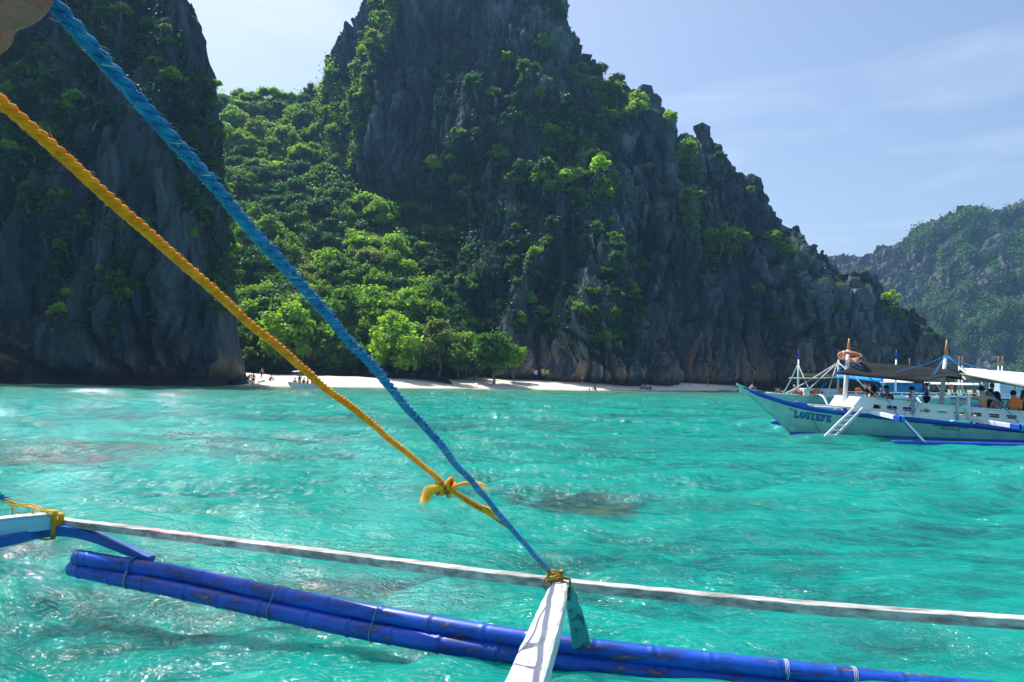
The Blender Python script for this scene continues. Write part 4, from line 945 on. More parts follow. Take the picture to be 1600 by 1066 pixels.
def laid_rope(name, path, r, pitch, mat, label, cat='rope', yarn=None, fuzz=None, nf=0, nstr=3, per=20, seed=1, wear=0.0):
    """three-strand laid rope: each strand a helix about the path; loose fibres stand off it"""
    path = np.asarray(path); L = np.sum(np.linalg.norm(np.diff(path, axis=0), axis=1)); n = int(L / pitch * per)
    p = resample(path, n); T, A, B = path_frames(p, (0, 0, 1)); s = np.linspace(0, L, n); rng = np.random.default_rng(seed)
    ro = empty(name, tuple(p[0]), 0, label, cat)
    p = p + (A * pnoise(s * 5.1 + seed, 0 * s, 0 * s + 2)[:, None] + B * pnoise(s * 4.3 + seed, 0 * s, 0 * s + 7)[:, None]) * r * .55
    rr = r * (1 + wear * pnoise(s * 3.1 + seed, 0 * s, 0 * s))
    inv = Matrix.Translation(-Vector(p[0]))
    for k in range(nstr):
        th = 2 * math.pi * s / pitch + 2 * math.pi * k / nstr
        c = p + (A * np.cos(th)[:, None] + B * np.sin(th)[:, None]) * (rr * .54)[:, None]
        V, F = tube_np(c, rr * .50, 10)
        o = link(bpy.data.objects.new('strand', fast_mesh('strand', V, F, mat)), ro); o.matrix_parent_inverse = inv
    if yarn:
        th = 2 * math.pi * s / pitch + .9; i0 = 0; V_, F_ = [], []
        parts = []
        vd = p - CAM; vd /= np.linalg.norm(vd, axis=1)[:, None]; face_ = np.arctan2(-(vd * B).sum(1), -(vd * A).sum(1))
        dd = np.abs((th - .9 - face_ + math.pi) % (2 * math.pi) - math.pi); mins = [i for i in range(1, n - 1) if dd[i] < dd[i - 1] and dd[i] <= dd[i + 1]]
        for q in mins[::1]:
            if rng.uniform() < .55: continue
            w = np.arange(max(0, q - per // 7), min(n, q + per // 7 + 1)); a0 = th[w] - .9
            c = p[w] + (A[w] * np.cos(a0)[:, None] + B[w] * np.sin(a0)[:, None]) * (rr[w] * 1.02)[:, None]
            parts.append(tube_np(c, r * .12 * np.sin(np.linspace(.5, 2.64, len(w))), 5))
        for V, F in parts: o = link(bpy.data.objects.new('pale_yarn', fast_mesh('pale_yarn', V, F, yarn)), ro); o.matrix_parent_inverse = inv
    if fuzz:
        ii = rng.integers(0, n, nf); th = rng.uniform(0, 6.28, nf); d = A[ii] * np.cos(th)[:, None] + B[ii] * np.sin(th)[:, None]
        b = p[ii] + d * (rr[ii] * .95)[:, None]; tng = T[ii] * rng.choice([-1, 1], nf)[:, None]
        ln = r * rng.exponential(.20, nf)[:, None] + r * .08
        m_ = b + d * ln * .5 + tng * ln * .9; e_ = b + d * ln * .8 + tng * ln * 1.8 + rng.normal(size=(nf, 3)) * ln * .3
        wd = np.cross(d, tng) * r * .028
        V = np.stack([b - wd, b + wd, m_ + wd, m_ - wd, e_], 1).reshape(-1, 3); k = np.arange(nf)[:, None] * 5
        F = np.concatenate([np.concatenate([k, k + 1, k + 2], 1), np.concatenate([k, k + 2, k + 3], 1), np.concatenate([k + 3, k + 2, k + 4], 1)])
        o = link(bpy.data.objects.new('loose_fibres', fast_mesh('loose_fibres', V, F, fuzz, smooth=False)), ro); o['kind'] = 'stuff'; o.matrix_parent_inverse = inv
    return ro, p
def inv_path(pxs, d0, d1, n=60):
    pxs = np.array(pxs, float); s = np.concatenate([[0], np.cumsum(np.hypot(*np.diff(pxs, axis=0).T))]); s /= s[-1]
    return smooth_path([P(a, b, 1 / (1 / d0 + (1 / d1 - 1 / d0) * t)) for (a, b), t in zip(pxs, s)], n)
bl = inv_path([(-40, -138), (88, 10), (250, 194), (400, 366), (480, 456), (600, 594), (680, 686), (750, 768), (820, 850), (858, 892)], 0.90, float(EB[1]) - .02)
brope, bp = laid_rope('blue_rope', bl, .0128, .082, M_ROPE_B, 'thick frayed blue stay rope running from the hand down to the white crossbeam', yarn=M_ROPE_P, fuzz=M_FUZZ_B, nf=5200, seed=2, wear=.10)
yl = inv_path([(-160, 15), (0, 156), (75, 224), (150, 291), (225, 358), (300, 424), (400, 513), (500, 598), (600, 678), (690, 753)], .98, 3.02)
yrope, yp = laid_rope('yellow_rope', yl, .0112, .060, M_ROPE_Y, 'yellow orange rope crossing the water to a knot beside the blue rope', fuzz=M_FUZZ_Y, nf=2600, seed=3, wear=.16)
YI = Matrix.Translation(-Vector(yp[0]))
def ychild(o): o.parent = yrope; o.matrix_parent_inverse = YI; return o
KN = P(697, 761, 3.02)
for k in range(7):      # the knot: turns of the rope round itself
    cc = P(*[(704, 757), (700, 762), (694, 764), (688, 764), (707, 763), (682, 761), (701, 768)][k], 3.02); ax = k * .5
    pts = [cc + np.array([.010 * math.sin(t + ax), .022 * math.sin(t), .024 * math.cos(t)]) for t in np.linspace(0, 6.0, 14)]
    ychild(tube('knot_turn', smooth_path(pts, 30), .0085 - .0006 * k, M_CORD_B if k in (1, 3, 5) else M_ROPE_Y, n=8))
def fray(path, r0, r1, nfib, seed, name='frayed_end'):
    """a bundle of fibres opening out along the path"""
    rng = np.random.default_rng(seed); p = smooth_path(path, 12); T, A, B = path_frames(p); parts = []
    for k in range(nfib):
        th = rng.uniform(0, 6.28); q = math.sqrt(rng.uniform(0, 1)); m = rng.integers(8, 13); rad = np.linspace(r0, r1, 12)[:m, None] * q
        wob = np.cumsum(rng.normal(size=(m, 3)), 0) * r1 * .10
        c = p[:m] + (A[:m] * math.cos(th) + B[:m] * math.sin(th)) * rad + wob; parts.append(tube_np(c, np.linspace(.0011, .0005, m), 3))
    V, F = join_np(parts); o = ychild(link(bpy.data.objects.new(name, fast_mesh(name, V, F, M_FUZZ_Y)))); return o
fray([P(690, 763, 3.0), P(678, 764, 2.99), P(669, 770, 2.98), P(664, 780, 2.97), P(665, 786, 2.96)], .009, .018, 220, 5)
ychild(tube('rope_tail', smooth_path([P(706, 762, 3.0), P(716, 758, 2.98), P(728, 755, 2.96), P(736, 755, 2.95)], 20), .0075, M_ROPE_Y))
fray([P(734, 755, 2.95), P(742, 757, 2.94), P(750, 762, 2.93), P(757, 768, 2.93)], .008, .017, 150, 6)
for k in range(4):
    ychild(tube('rope_strand', smooth_path([P(706, 764 + k * 1.4, 3.03), P(728, 778 + k * 2.0, 3.08), P(752, 792 + k * 1.9, 3.12), P(764, 799 + k, 3.16)], 24), .0062, M_ROPE_Y if k != 2 else M_CORD_B))
fray([P(752, 793, 3.12), P(762, 798, 3.14), P(770, 801, 3.16), P(778, 803, 3.17)], .010, .017, 150, 7)
for k in range(2):
    ychild(tube('thin_cord', smooth_path([P(758, 799 + k * 2, 3.15), P(782, 815 + k * 2, 3.35), P(800, 828 + k, 3.55), P(818, 842, 3.7), P(830, 857, 3.8), P(838, 872, 3.86), P(846, 885, 3.92), P(858, 894, 3.95)], 60), .0042, M_CORD_B))
# second blue stay at the left beam tip
b2 = smooth_path([P(-260, 640, 4.2), P(-100, 722, 5.0), P(-20, 763, 5.5), P(14, 783, 5.72)], 40)
laid_rope('blue_rope', b2, .02, .11, M_ROPE_B, 'short end of blue rope lashed to the pale left crossbeam with yellow cord', fuzz=M_FUZZ_B, nf=300, seed=6)
print('fore', time.time() - T0)
# ================================================================== PEOPLE
def skin_body(verts, edges, radii, root=0, sub=1, name='body'):
    """one continuous surface grown over a skeleton"""
    me = bpy.data.meshes.new(name); me.from_pydata([tuple(v) for v in verts], edges, []); me.update()
    o = bpy.data.objects.new(name, me); COL.objects.link(o)
    m = o.modifiers.new('s', 'SKIN'); m.use_smooth_shade = True; m.branch_smoothing = .6
    if not me.skin_vertices: me.attributes.new  # created by the modifier below
    bpy.context.view_layer.objects.active = o
    if not me.skin_vertices:
        bm = bmesh.new(); bm.from_mesh(me); bm.verts.layers.skin.verify(); bm.to_mesh(me); bm.free()
    for i, r in enumerate(radii):
        sv = me.skin_vertices[0].data[i]; sv.radius = (r, r) if not isinstance(r, tuple) else r; sv.use_root = (i == root)
    if sub: s = o.modifiers.new('d', 'SUBSURF'); s.levels = sub; s.render_levels = sub
    dg = bpy.context.evaluated_depsgraph_get(); dg.update(); ev = o.evaluated_get(dg)
    out = bpy.data.meshes.new_from_object(ev); out.name = name
    bpy.data.objects.remove(o); bpy.data.meshes.remove(me)
    out.polygons.foreach_set('use_smooth', [True] * len(out.polygons))
    return out
# joint layout per pose, in metres, facing +X, origin on the ground / seat
def pose(nm):
    J = {}
    if nm == 'stand':
        J = dict(pel=(0, 0, .93), wai=(0, 0, 1.08), che=(.0, 0, 1.28), nec=(0, 0, 1.46), hd=(.02, 0, 1.60), top=(.02, 0, 1.70),
                 shL=(0, .17, 1.40), shR=(0, -.17, 1.40), elL=(-.02, .24, 1.14), elR=(-.02, -.24, 1.14), waL=(.08, .24, .92), waR=(.08, -.24, .92), haL=(.11, .23, .82), haR=(.11, -.23, .82),
                 hiL=(0, .09, .90), hiR=(0, -.09, .90), knL=(.03, .11, .50), knR=(.03, -.11, .50), anL=(-.02, .12, .09), anR=(-.02, -.12, .09), toL=(.13, .14, .03), toR=(.13, -.14, .03))
    elif nm == 'walk':
        J = pose('stand'); J.update(elL=(.10, .25, 1.16), waL=(.24, .22, .98), haL=(.30, .2, .92), elR=(-.16, -.24, 1.16), waR=(-.14, -.26, .92), haR=(-.10, -.26, .84), knL=(-.02, .1, .50), anL=(-.24, .11, .12), toL=(-.12, .12, .03), knR=(.17, -.1, .52), anR=(.22, -.11, .09), toR=(.36, -.12, .05))
    elif nm == 'reach':
        J = pose('stand'); J.update(elL=(.20, .22, 1.30), waL=(.42, .2, 1.36), haL=(.52, .19, 1.38), elR=(.18, -.22, 1.22), waR=(.36, -.14, 1.30), haR=(.45, -.12, 1.32))
    elif nm == 'sit':      # on a bench, origin at seat height
        J = dict(pel=(0, 0, .10), wai=(-.02, 0, .26), che=(-.02, 0, .46), nec=(.0, 0, .64), hd=(.03, 0, .78), top=(.03, 0, .88),
                 shL=(0, .17, .58), shR=(0, -.17, .58), elL=(.06, .23, .32), elR=(.06, -.23, .32), waL=(.28, .17, .22), waR=(.28, -.17, .22), haL=(.37, .13, .20), haR=(.37, -.13, .20),
                 hiL=(.02, .09, .09), hiR=(.02, -.09, .09), knL=(.43, .12, .10), knR=(.43, -.12, .10), anL=(.44, .12, -.33), anR=(.44, -.12, -.33), toL=(.58, .13, -.40), toR=(.58, -.13, -.40))
    elif nm == 'lean':     # seated, leaning on a rail with arms out
        J = pose('sit'); J.update(che=(.06, 0, .44), nec=(.14, 0, .61), hd=(.2, 0, .74), top=(.22, 0, .84), shL=(.12, .17, .56), shR=(.12, -.17, .56), elL=(.34, .24, .42), elR=(.34, -.24, .42), waL=(.54, .14, .40), waR=(.54, -.14, .40), haL=(.63, .1, .40), haR=(.63, -.1, .40))
    elif nm == 'spread':   # seated with arms stretched sideways along a rail
        J = pose('sit'); J.update(elL=(-.05, .44, .50), waL=(-.02, .68, .46), haL=(0, .77, .46), elR=(-.05, -.42, .48), waR=(.12, -.58, .40), haR=(.2, -.62, .38))
    elif nm == 'hunch':    # sitting on the ground, arms round the knees
        J = dict(pel=(0, 0, .10), wai=(.0, 0, .24), che=(.06, 0, .42), nec=(.16, 0, .56), hd=(.24, 0, .68), top=(.26, 0, .78),
                 shL=(.12, .17, .50), shR=(.12, -.17, .50), elL=(.32, .22, .34), elR=(.32, -.22, .34), waL=(.50, .08, .32), waR=(.50, -.08, .32), haL=(.56, .02, .30), haR=(.56, -.02, .30),
                 hiL=(.03, .09, .09), hiR=(.03, -.09, .09), knL=(.38, .13, .42), knR=(.38, -.13, .42), anL=(.50, .12, .07), anR=(.50, -.12, .07), toL=(.64, .13, .03), toR=(.64, -.13, .03))
    elif nm == 'crouch':
        J = dict(pel=(0, 0, .38), wai=(.08, 0, .50), che=(.24, 0, .64), nec=(.40, 0, .72), hd=(.52, 0, .74), top=(.60, 0, .80),
                 shL=(.34, .17, .68), shR=(.34, -.17, .68), elL=(.46, .2, .42), elR=(.46, -.2, .42), waL=(.56, .14, .22), waR=(.56, -.14, .22), haL=(.6, .12, .12), haR=(.6, -.12, .12),
                 hiL=(.02, .09, .36), hiR=(.02, -.09, .36), knL=(.30, .16, .42), knR=(.30, -.16, .42), anL=(.10, .14, .08), anR=(.10, -.14, .08), toL=(.24, .15, .03), toR=(.24, -.15, .03))
    return J
RAD = dict(pel=.125, wai=.105, che=.135, nec=.055, hd=.095, top=.07, shL=.062, shR=.062, elL=.043, elR=.043, waL=.030, waR=.030, haL=.035, haR=.035, hiL=.09, hiR=.09, knL=.06, knR=.06, anL=.04, anR=.04, toL=.03, toR=.03)
BE = [('pel', 'wai'), ('wai', 'che'), ('che', 'nec'), ('nec', 'hd'), ('hd', 'top'), ('che', 'shL'), ('che', 'shR'), ('shL', 'elL'), ('shR', 'elR'), ('elL', 'waL'), ('elR', 'waR'), ('waL', 'haL'), ('waR', 'haR'),
      ('pel', 'hiL'), ('pel', 'hiR'), ('hiL', 'knL'), ('hiR', 'knR'), ('knL', 'anL'), ('knR', 'anR'), ('anL', 'toL'), ('anR', 'toR')]
def sub_skel(J, edges, grow, trim=None):
    names = []
    for a, b in edges:
        for q in (a, b):
            if q not in names: names.append(q)
    return [J[n] for n in names], [(names.index(a), names.index(b)) for a, b in edges], [RAD[n] * grow.get(n, 1.12) for n in names], names
PM = {}
def person_meshes(ps):
    if ps in PM: return PM[ps]
    J = {k: np.array(v, float) for k, v in pose(ps).items()}
    v, e, r, n = sub_skel(J, BE, {k: 1.0 for k in RAD}); body = skin_body(v, e, r, n.index('pel'), 1)
    Js = dict(J); 
    for s in 'LR': Js['el' + s] = J['sh' + s] * .35 + J['el' + s] * .65
    v, e, r, n = sub_skel(Js, [('pel', 'wai'), ('wai', 'che'), ('che', 'shL'), ('che', 'shR'), ('shL', 'elL'), ('shR', 'elR')], dict(pel=1.10, wai=1.18, che=1.14, shL=1.2, shR=1.2, elL=1.35, elR=1.35)); shirt = skin_body(v, e, r, 0, 1, 'shirt')
    Js = dict(J)
    for s in 'LR': Js['kn' + s] = J['hi' + s] * .25 + J['kn' + s] * .75
    v, e, r, n = sub_skel(Js, [('pel', 'hiL'), ('pel', 'hiR'), ('hiL', 'knL'), ('hiR', 'knR')], dict(pel=1.14, hiL=1.15, hiR=1.15, knL=1.4, knR=1.4)); shorts = skin_body(v, e, r, 0, 1, 'shorts')
    # hair: cap over the back and top of the head; face: nose, ears and brow added as small shapes on the head
    fwd = np.array([1, 0, 0.0]); upv = J['top'] - J['nec']; upv /= np.linalg.norm(upv); fwd = fwd - upv * fwd.dot(upv); fwd /= np.linalg.norm(fwd); side = np.cross(upv, fwd)
    def cap(long_):
        V, F = [], []; c = (J['hd'] + J['top']) / 2 + upv * .0; nu, nv = 16, 9
        for i in range(nv):
            ph = math.pi * i / (nv - 1) * (.66 if not long_ else .98)
            for k in range(nu):
                th = 2 * math.pi * k / nu; back = -math.cos(th) * .5 + .5
                p_ = min(ph, math.pi * (.34 + .5 * back) * (1.3 if long_ else 1)); rr = .098 + (.01 if long_ else 0)
                q = c + (fwd * math.cos(th) * rr * math.sin(p_) * 1.12 + side * math.sin(th) * rr * .95 * math.sin(p_) + upv * rr * 1.32 * math.cos(p_)) - fwd * .012
                if long_ and ph > 1.7 and back > .45: q = q - upv * .26 * (ph - 1.7) - fwd * .02
                V.append(q)
        return V, [tuple(int(z) for z in f) for f in grid_faces(nv, nu, True)]
    hs, hf = cap(False); hl, hlf = cap(True)
    c = (J['hd'] + J['top']) / 2 - upv * .02
    fv, ff = [], []
    def blob(ctr, a, b, d):
        o = len(fv)
        for q in (fwd * a, side * b, -side * b, upv * d, -upv * d, -fwd * a): fv.append(ctr + q)
        for t_ in ((0, 1, 3), (0, 3, 2), (0, 2, 4), (0, 4, 1), (5, 3, 1), (5, 2, 3), (5, 4, 2), (5, 1, 4)): ff.append(tuple(o + z for z in t_))
    blob(c + fwd * .100 - upv * .015, .022, .014, .028)
    blob(c + side * .092 - upv * .01, .018, .012, .028); blob(c - side * .092 - upv * .01, .018, .012, .028)
    ev, ef = [], []
    fv2, ff2 = fv, ff; fv, ff = ev, ef
    blob(c + fwd * .090 + side * .034 + upv * .012, .010, .014, .007); blob(c + fwd * .090 - side * .034 + upv * .012, .010, .014, .007); blob(c + fwd * .092 - upv * .058, .008, .022, .005)
    fv, ff = fv2, ff2
    def mk(nm_, v_, f_):
        me = bpy.data.meshes.new(nm_); me.from_pydata([tuple(map(float, q)) for q in v_], [], f_); me.polygons.foreach_set('use_smooth', [True] * len(me.polygons)); return me
    PM[ps] = dict(body=body, shirt=shirt, shorts=shorts, hair=mk('hair', hs, hf), hair_long=mk('hair', hl, hlf), nose_and_ears=mk('nose_and_ears', fv2, ff2), eyes_and_mouth=mk('eyes_and_mouth', ev, ef), J=J)
    for k in ('body', 'shirt', 'shorts', 'hair', 'hair_long', 'nose_and_ears', 'eyes_and_mouth'): PM[ps][k].materials.append(None)
    return PM[ps]
MC = {}
def cmat(c, rough=.75, nm='cloth'):
    k = (nm,) + tuple(c)
    if k not in MC: MC[k] = noisemat(nm, tuple(x * .85 for x in c), tuple(min(1, x * 1.1) for x in c), 9, rough, .15)
    return MC[k]
SK = dict(tan=(.38, .21, .13), fair=(.55, .35, .25), brown=(.22, .115, .065))
HAIR = (.012, .010, .009)
def person(ps, pos, face, label, skin='tan', shirt=None, shorts=(.03, .04, .06), long_hair=False, s=1.0, extra=None, hat=None):
    """face = heading in degrees (0 looks along +X, 90 away from the camera)"""
    M = person_meshes(ps); o = empty('person', tuple(pos), R(face), label, 'person'); o.scale = (s, s, s)
    def add(nm, me, mat):
        c = link(bpy.data.objects.new(nm, me), o); c.material_slots[0].link = 'OBJECT'; c.material_slots[0].material = mat; return c
    sm = cmat(SK[skin], .55, 'skin')
    add('body', M['body'], sm); add('nose_and_ears', M['nose_and_ears'], sm); add('eyes_and_mouth', M['eyes_and_mouth'], cmat((.10, .05, .04), .5, 'dark_features'))
    add('hair', M['hair_long' if long_hair else 'hair'], cmat(hat if hat else HAIR, .5, 'hair'))
    if shirt is not None: add('shirt', M['shirt'], shirt if isinstance(shirt, bpy.types.Material) else cmat(shirt))
    if shorts is not None: add('shorts', M['shorts'], cmat(shorts))
    if extra == 'vest':
        J = M['J']; v = [J['pel'] + np.array([0, 0, .08]), J['wai'], J['che'], J['che'] * .4 + J['nec'] * .6]
        if 'vest' not in M: M['vest'] = skin_body(v, [(0, 1), (1, 2), (2, 3)], [.14, .155, .18, .13], 0, 1, 'life_vest'); M['vest'].materials.append(None)
        add('life_vest', M['vest'], cmat((.85, .14, .02), .7, 'vest'))
    return o
print('people meshes', time.time() - T0)

# ================================================================== THE HAND that grips the blue rope, top left
def ht(px, py, d): return P(px, py, d)
M_SKIN = noisemat('hand_skin', (.46, .125, .095), (.58, .19, .14), 22, .5, .35, bump=.7, bscale=110)
hand = empty('hand', tuple(ht(15, -15, .97)), 0, "photographer's bare hand and wrist gripping the blue rope at the top left corner", 'hand')
HP = []
def ell(c, ax, r1, r2, r3):
    """ellipsoid with its long axis along ax"""
    bm = bmesh.new(); bmesh.ops.create_icosphere(bm, subdivisions=3, radius=1); q = Vector(ax).to_track_quat('X', 'Z')
    V = np.array([tuple(q @ Vector((v.co.x * r1, v.co.y * r2, v.co.z * r3))) for v in bm.verts]) + c; F = np.array([[v.index for v in f.verts] for f in bm.faces]); bm.free(); HP.append((V, F))
def limb(pts, rads, n=40):
    p = smooth_path(pts, n); r = np.interp(np.linspace(0, 1, n), np.linspace(0, 1, len(rads)), rads)
    V, F = tube_np(p, r, 14); F = np.concatenate([F[:, [0, 1, 2]], F[:, [0, 2, 3]]]); c0, c1 = len(V), len(V) + 1
    V = np.concatenate([V, [p[0]], [p[-1]]]); k = np.arange(14); k2 = (k + 1) % 14; o = (n - 1) * 14
    F = np.concatenate([F, np.stack([k2, k, k * 0 + c0], 1), np.stack([o + k, o + k2, k * 0 + c1], 1)]); HP.append((V, F))
    for c, r_ in ((p[0], r[0]), (p[-1], r[-1])): ell(c, (1, 0, 0), r_ * .98, r_ * .98, r_ * .98)
HD = .955
ell(ht(12, -18, HD), ht(60, -34, HD) - ht(0, -18, HD), .064, .034, .058)          # palm and heel of the hand
ell(ht(-4, 8, HD), (1, 0, 0), .040, .030, .042)
limb([ht(-22, 46, HD), ht(-60, 76, HD - .01), ht(-150, 140, HD - .03), ht(-300, 240, HD - .08), ht(-460, 340, HD - .14)], [.033, .029, .033, .041, .045])
rax = bl[0:1]
for k, (ln, r_) in enumerate([(2.7, .0098), (3.0, .0104), (2.9, .0098), (2.5, .0085)]):   # four fingers closing round the rope
    px, py = 66 - k * 19, -24 - k * 23
    j = int(np.argmin(np.linalg.norm(bp - P(px, py, .96), axis=1))); T1, A1, B1 = path_frames(bp[max(0, j - 2):j + 3]); c = bp[j]; tx = T1[2]
    toward = ht(px, py, HD) - c; e1 = ht(px - 60, py + 30, HD) - c; e1 -= tx * e1.dot(tx); e1 /= np.linalg.norm(e1); e2 = np.cross(tx, e1); e2 = e2 if e2[1] > 0 else -e2
    R0 = .0138 + r_
    pts = [c + e1 * .052 - e2 * .004] + [c + e1 * R0 * math.cos(a) + e2 * R0 * math.sin(a) for a in np.linspace(.25, ln, 6)]
    limb(pts, [r_ * 1.15, r_ * 1.1, r_, r_ * .95, r_ * 1.0, r_ * .9, r_ * .8], 26)
limb([ht(-10, -40, HD - .02), ht(22, -58, HD - .035), ht(52, -68, HD - .03), ht(76, -66, HD - .022)], [.017, .014, .0125, .0105], 24)   # the thumb over the front
V_, F_ = join_np(HP); me = fast_mesh('hand_and_forearm', V_, F_, M_SKIN); to = link(bpy.data.objects.new('hand_and_forearm', me))
rm = to.modifiers.new('r', 'REMESH'); rm.mode = 'VOXEL'; rm.voxel_size = .0028; rm.use_smooth_shade = True
sm_ = to.modifiers.new('s', 'SMOOTH'); sm_.factor = .6; sm_.iterations = 6
hm = bpy.data.meshes.new_from_object(to.evaluated_get(bpy.context.evaluated_depsgraph_get())); bpy.data.objects.remove(to); bpy.data.meshes.remove(me)
hm.polygons.foreach_set('use_smooth', [True] * len(hm.polygons)); hm.name = 'hand_and_forearm'
ho = link(bpy.data.objects.new('hand_and_forearm', hm), hand); ho.matrix_parent_inverse = Matrix.Translation(-hand.location)
# ================================================================== BOATS
def plain(name, c, rough=.45, spec=.4, var=.12, scale=1.6):
    return noisemat(name, tuple(x * (1 - var) for x in c), tuple(min(1, x * (1 + var * .6)) for x in c), scale, rough, spec, lo=.35, hi=.62)
M_AQUA = plain('aqua_hull_paint', (.26, .64, .56), .4, .4, .14, 2.2)
M_BLUEP = plain('blue_boat_paint', (.015, .085, .50), .4, .4, .2)
M_WHITE = plain('white_boat_paint', (.78, .79, .80), .45, .4, .06)
M_CYANP = plain('pale_inner_paint', (.32, .62, .60), .5, .3)
M_WOODT = plain('varnished_mast_tip', (.55, .27, .08), .4, .4)
M_ORANGE = plain('orange_plastic', (.85, .16, .03), .5, .3)
M_DTARP = plain('charcoal_shade_net', (.022, .025, .028), .9, .1, .2, 3)
M_WTARP = plain('white_canopy_cloth', (.80, .80, .78), .8, .1, .04)
M_BTARP = plain('blue_tarpaulin', (.02, .33, .90), .6, .2, .15, 2)
M_BEIGE = plain('beige_lining', (.55, .50, .38), .8, .1)
M_BOXB = plain('blue_cabin_paint', (.015, .22, .52), .5, .3)
M_ROPEB = newmat('thin_blue_rope', (.03, .25, .62), .6, .2); M_ROPEW = newmat('thin_white_rope', (.65, .66, .64), .7, .2)
M_BAMBW = plain('bare_bamboo_pole', (.60, .52, .36), .5, .3)
M_BLACK = newmat('black_plastic', (.015, .015, .017), .4, .4)
M_LETTER = newmat('blue_lettering', (.01, .17, .42), .5, .3); M_SHADOWL = newmat('dark_letter_edge', (.012, .03, .06), .5, .3)
M_GREYP = plain('grey_post_paint', (.42, .45, .50), .5, .3)

class Boat:
    """local frame: u along the hull from the prow, v away from the camera side, z up"""
    def __init__(s, name, origin, deg, label, cat='boat', group=None):
        s.o = empty(name, tuple(origin), R(deg), label, cat, group); s.org = np.array(origin, float)
        s.U = np.array([math.cos(R(deg)), math.sin(R(deg)), 0]); s.V = np.array([-s.U[1], s.U[0], 0])
    def loc(s, px, py, v):
        d = ray(px, py); t = (s.org + s.V * v - CAM).dot(s.V) / d.dot(s.V); q = CAM + d * t - s.org
        return np.array([q.dot(s.U), q.dot(s.V), q[2]])
    def world(s, l): l = np.asarray(l, float); return s.org + s.U * l[0] + s.V * l[1] + np.array([0, 0, l[2]])
def box(name, a, b, mat, parent, bev=0.0):
    a = np.minimum(a, b) if False else np.array(a, float); b = np.array(b, float); lo, hi = np.minimum(a, b), np.maximum(a, b)
    bm = bmesh.new(); bmesh.ops.create_cube(bm, size=1.0)
    for v in bm.verts: v.co = Vector([(lo[i] + hi[i]) / 2 + v.co[i] * (hi[i] - lo[i]) for i in range(3)])
    if bev: bmesh.ops.bevel(bm, geom=list(bm.edges), offset=bev, segments=2, affect='EDGES', profile=.6)
    me = bpy.data.meshes.new(name); bm.to_mesh(me); bm.free(); me.materials.append(mat)
    return link(bpy.data.objects.new(name, me), parent)
def sheet(name, rows, mat, parent, thick=.012, smooth=True):
    """closed thin cloth or board between rows of points (each row the same length)"""
    R_ = np.array(rows, float); nr, nc = R_.shape[:2]; F = grid_faces(nr, nc)
    du = np.gradient(R_, axis=1); dv = np.gradient(R_, axis=0); N = np.cross(du, dv); N /= np.linalg.norm(N, axis=-1, keepdims=True) + 1e-9
    V = np.concatenate([R_.reshape(-1, 3), (R_ - N * thick).reshape(-1, 3)]); o = nr * nc
    rim = [r * nc for r in range(nr)] ; fs = [tuple(f) for f in F.tolist()] + [tuple(o + q for q in f[::-1]) for f in F.tolist()]
    b = [(0, c) for c in range(nc)] + [(r, nc - 1) for r in range(1, nr)] + [(nr - 1, c) for c in range(nc - 2, -1, -1)] + [(r, 0) for r in range(nr - 2, 0, -1)]
    ids = [r * nc + c for r, c in b]
    for i in range(len(ids)): p, q = ids[i], ids[(i + 1) % len(ids)]; fs.append((q, p, o + p, o + q))
    return mesh_obj(name, V, fs, mat, parent, smooth=smooth)
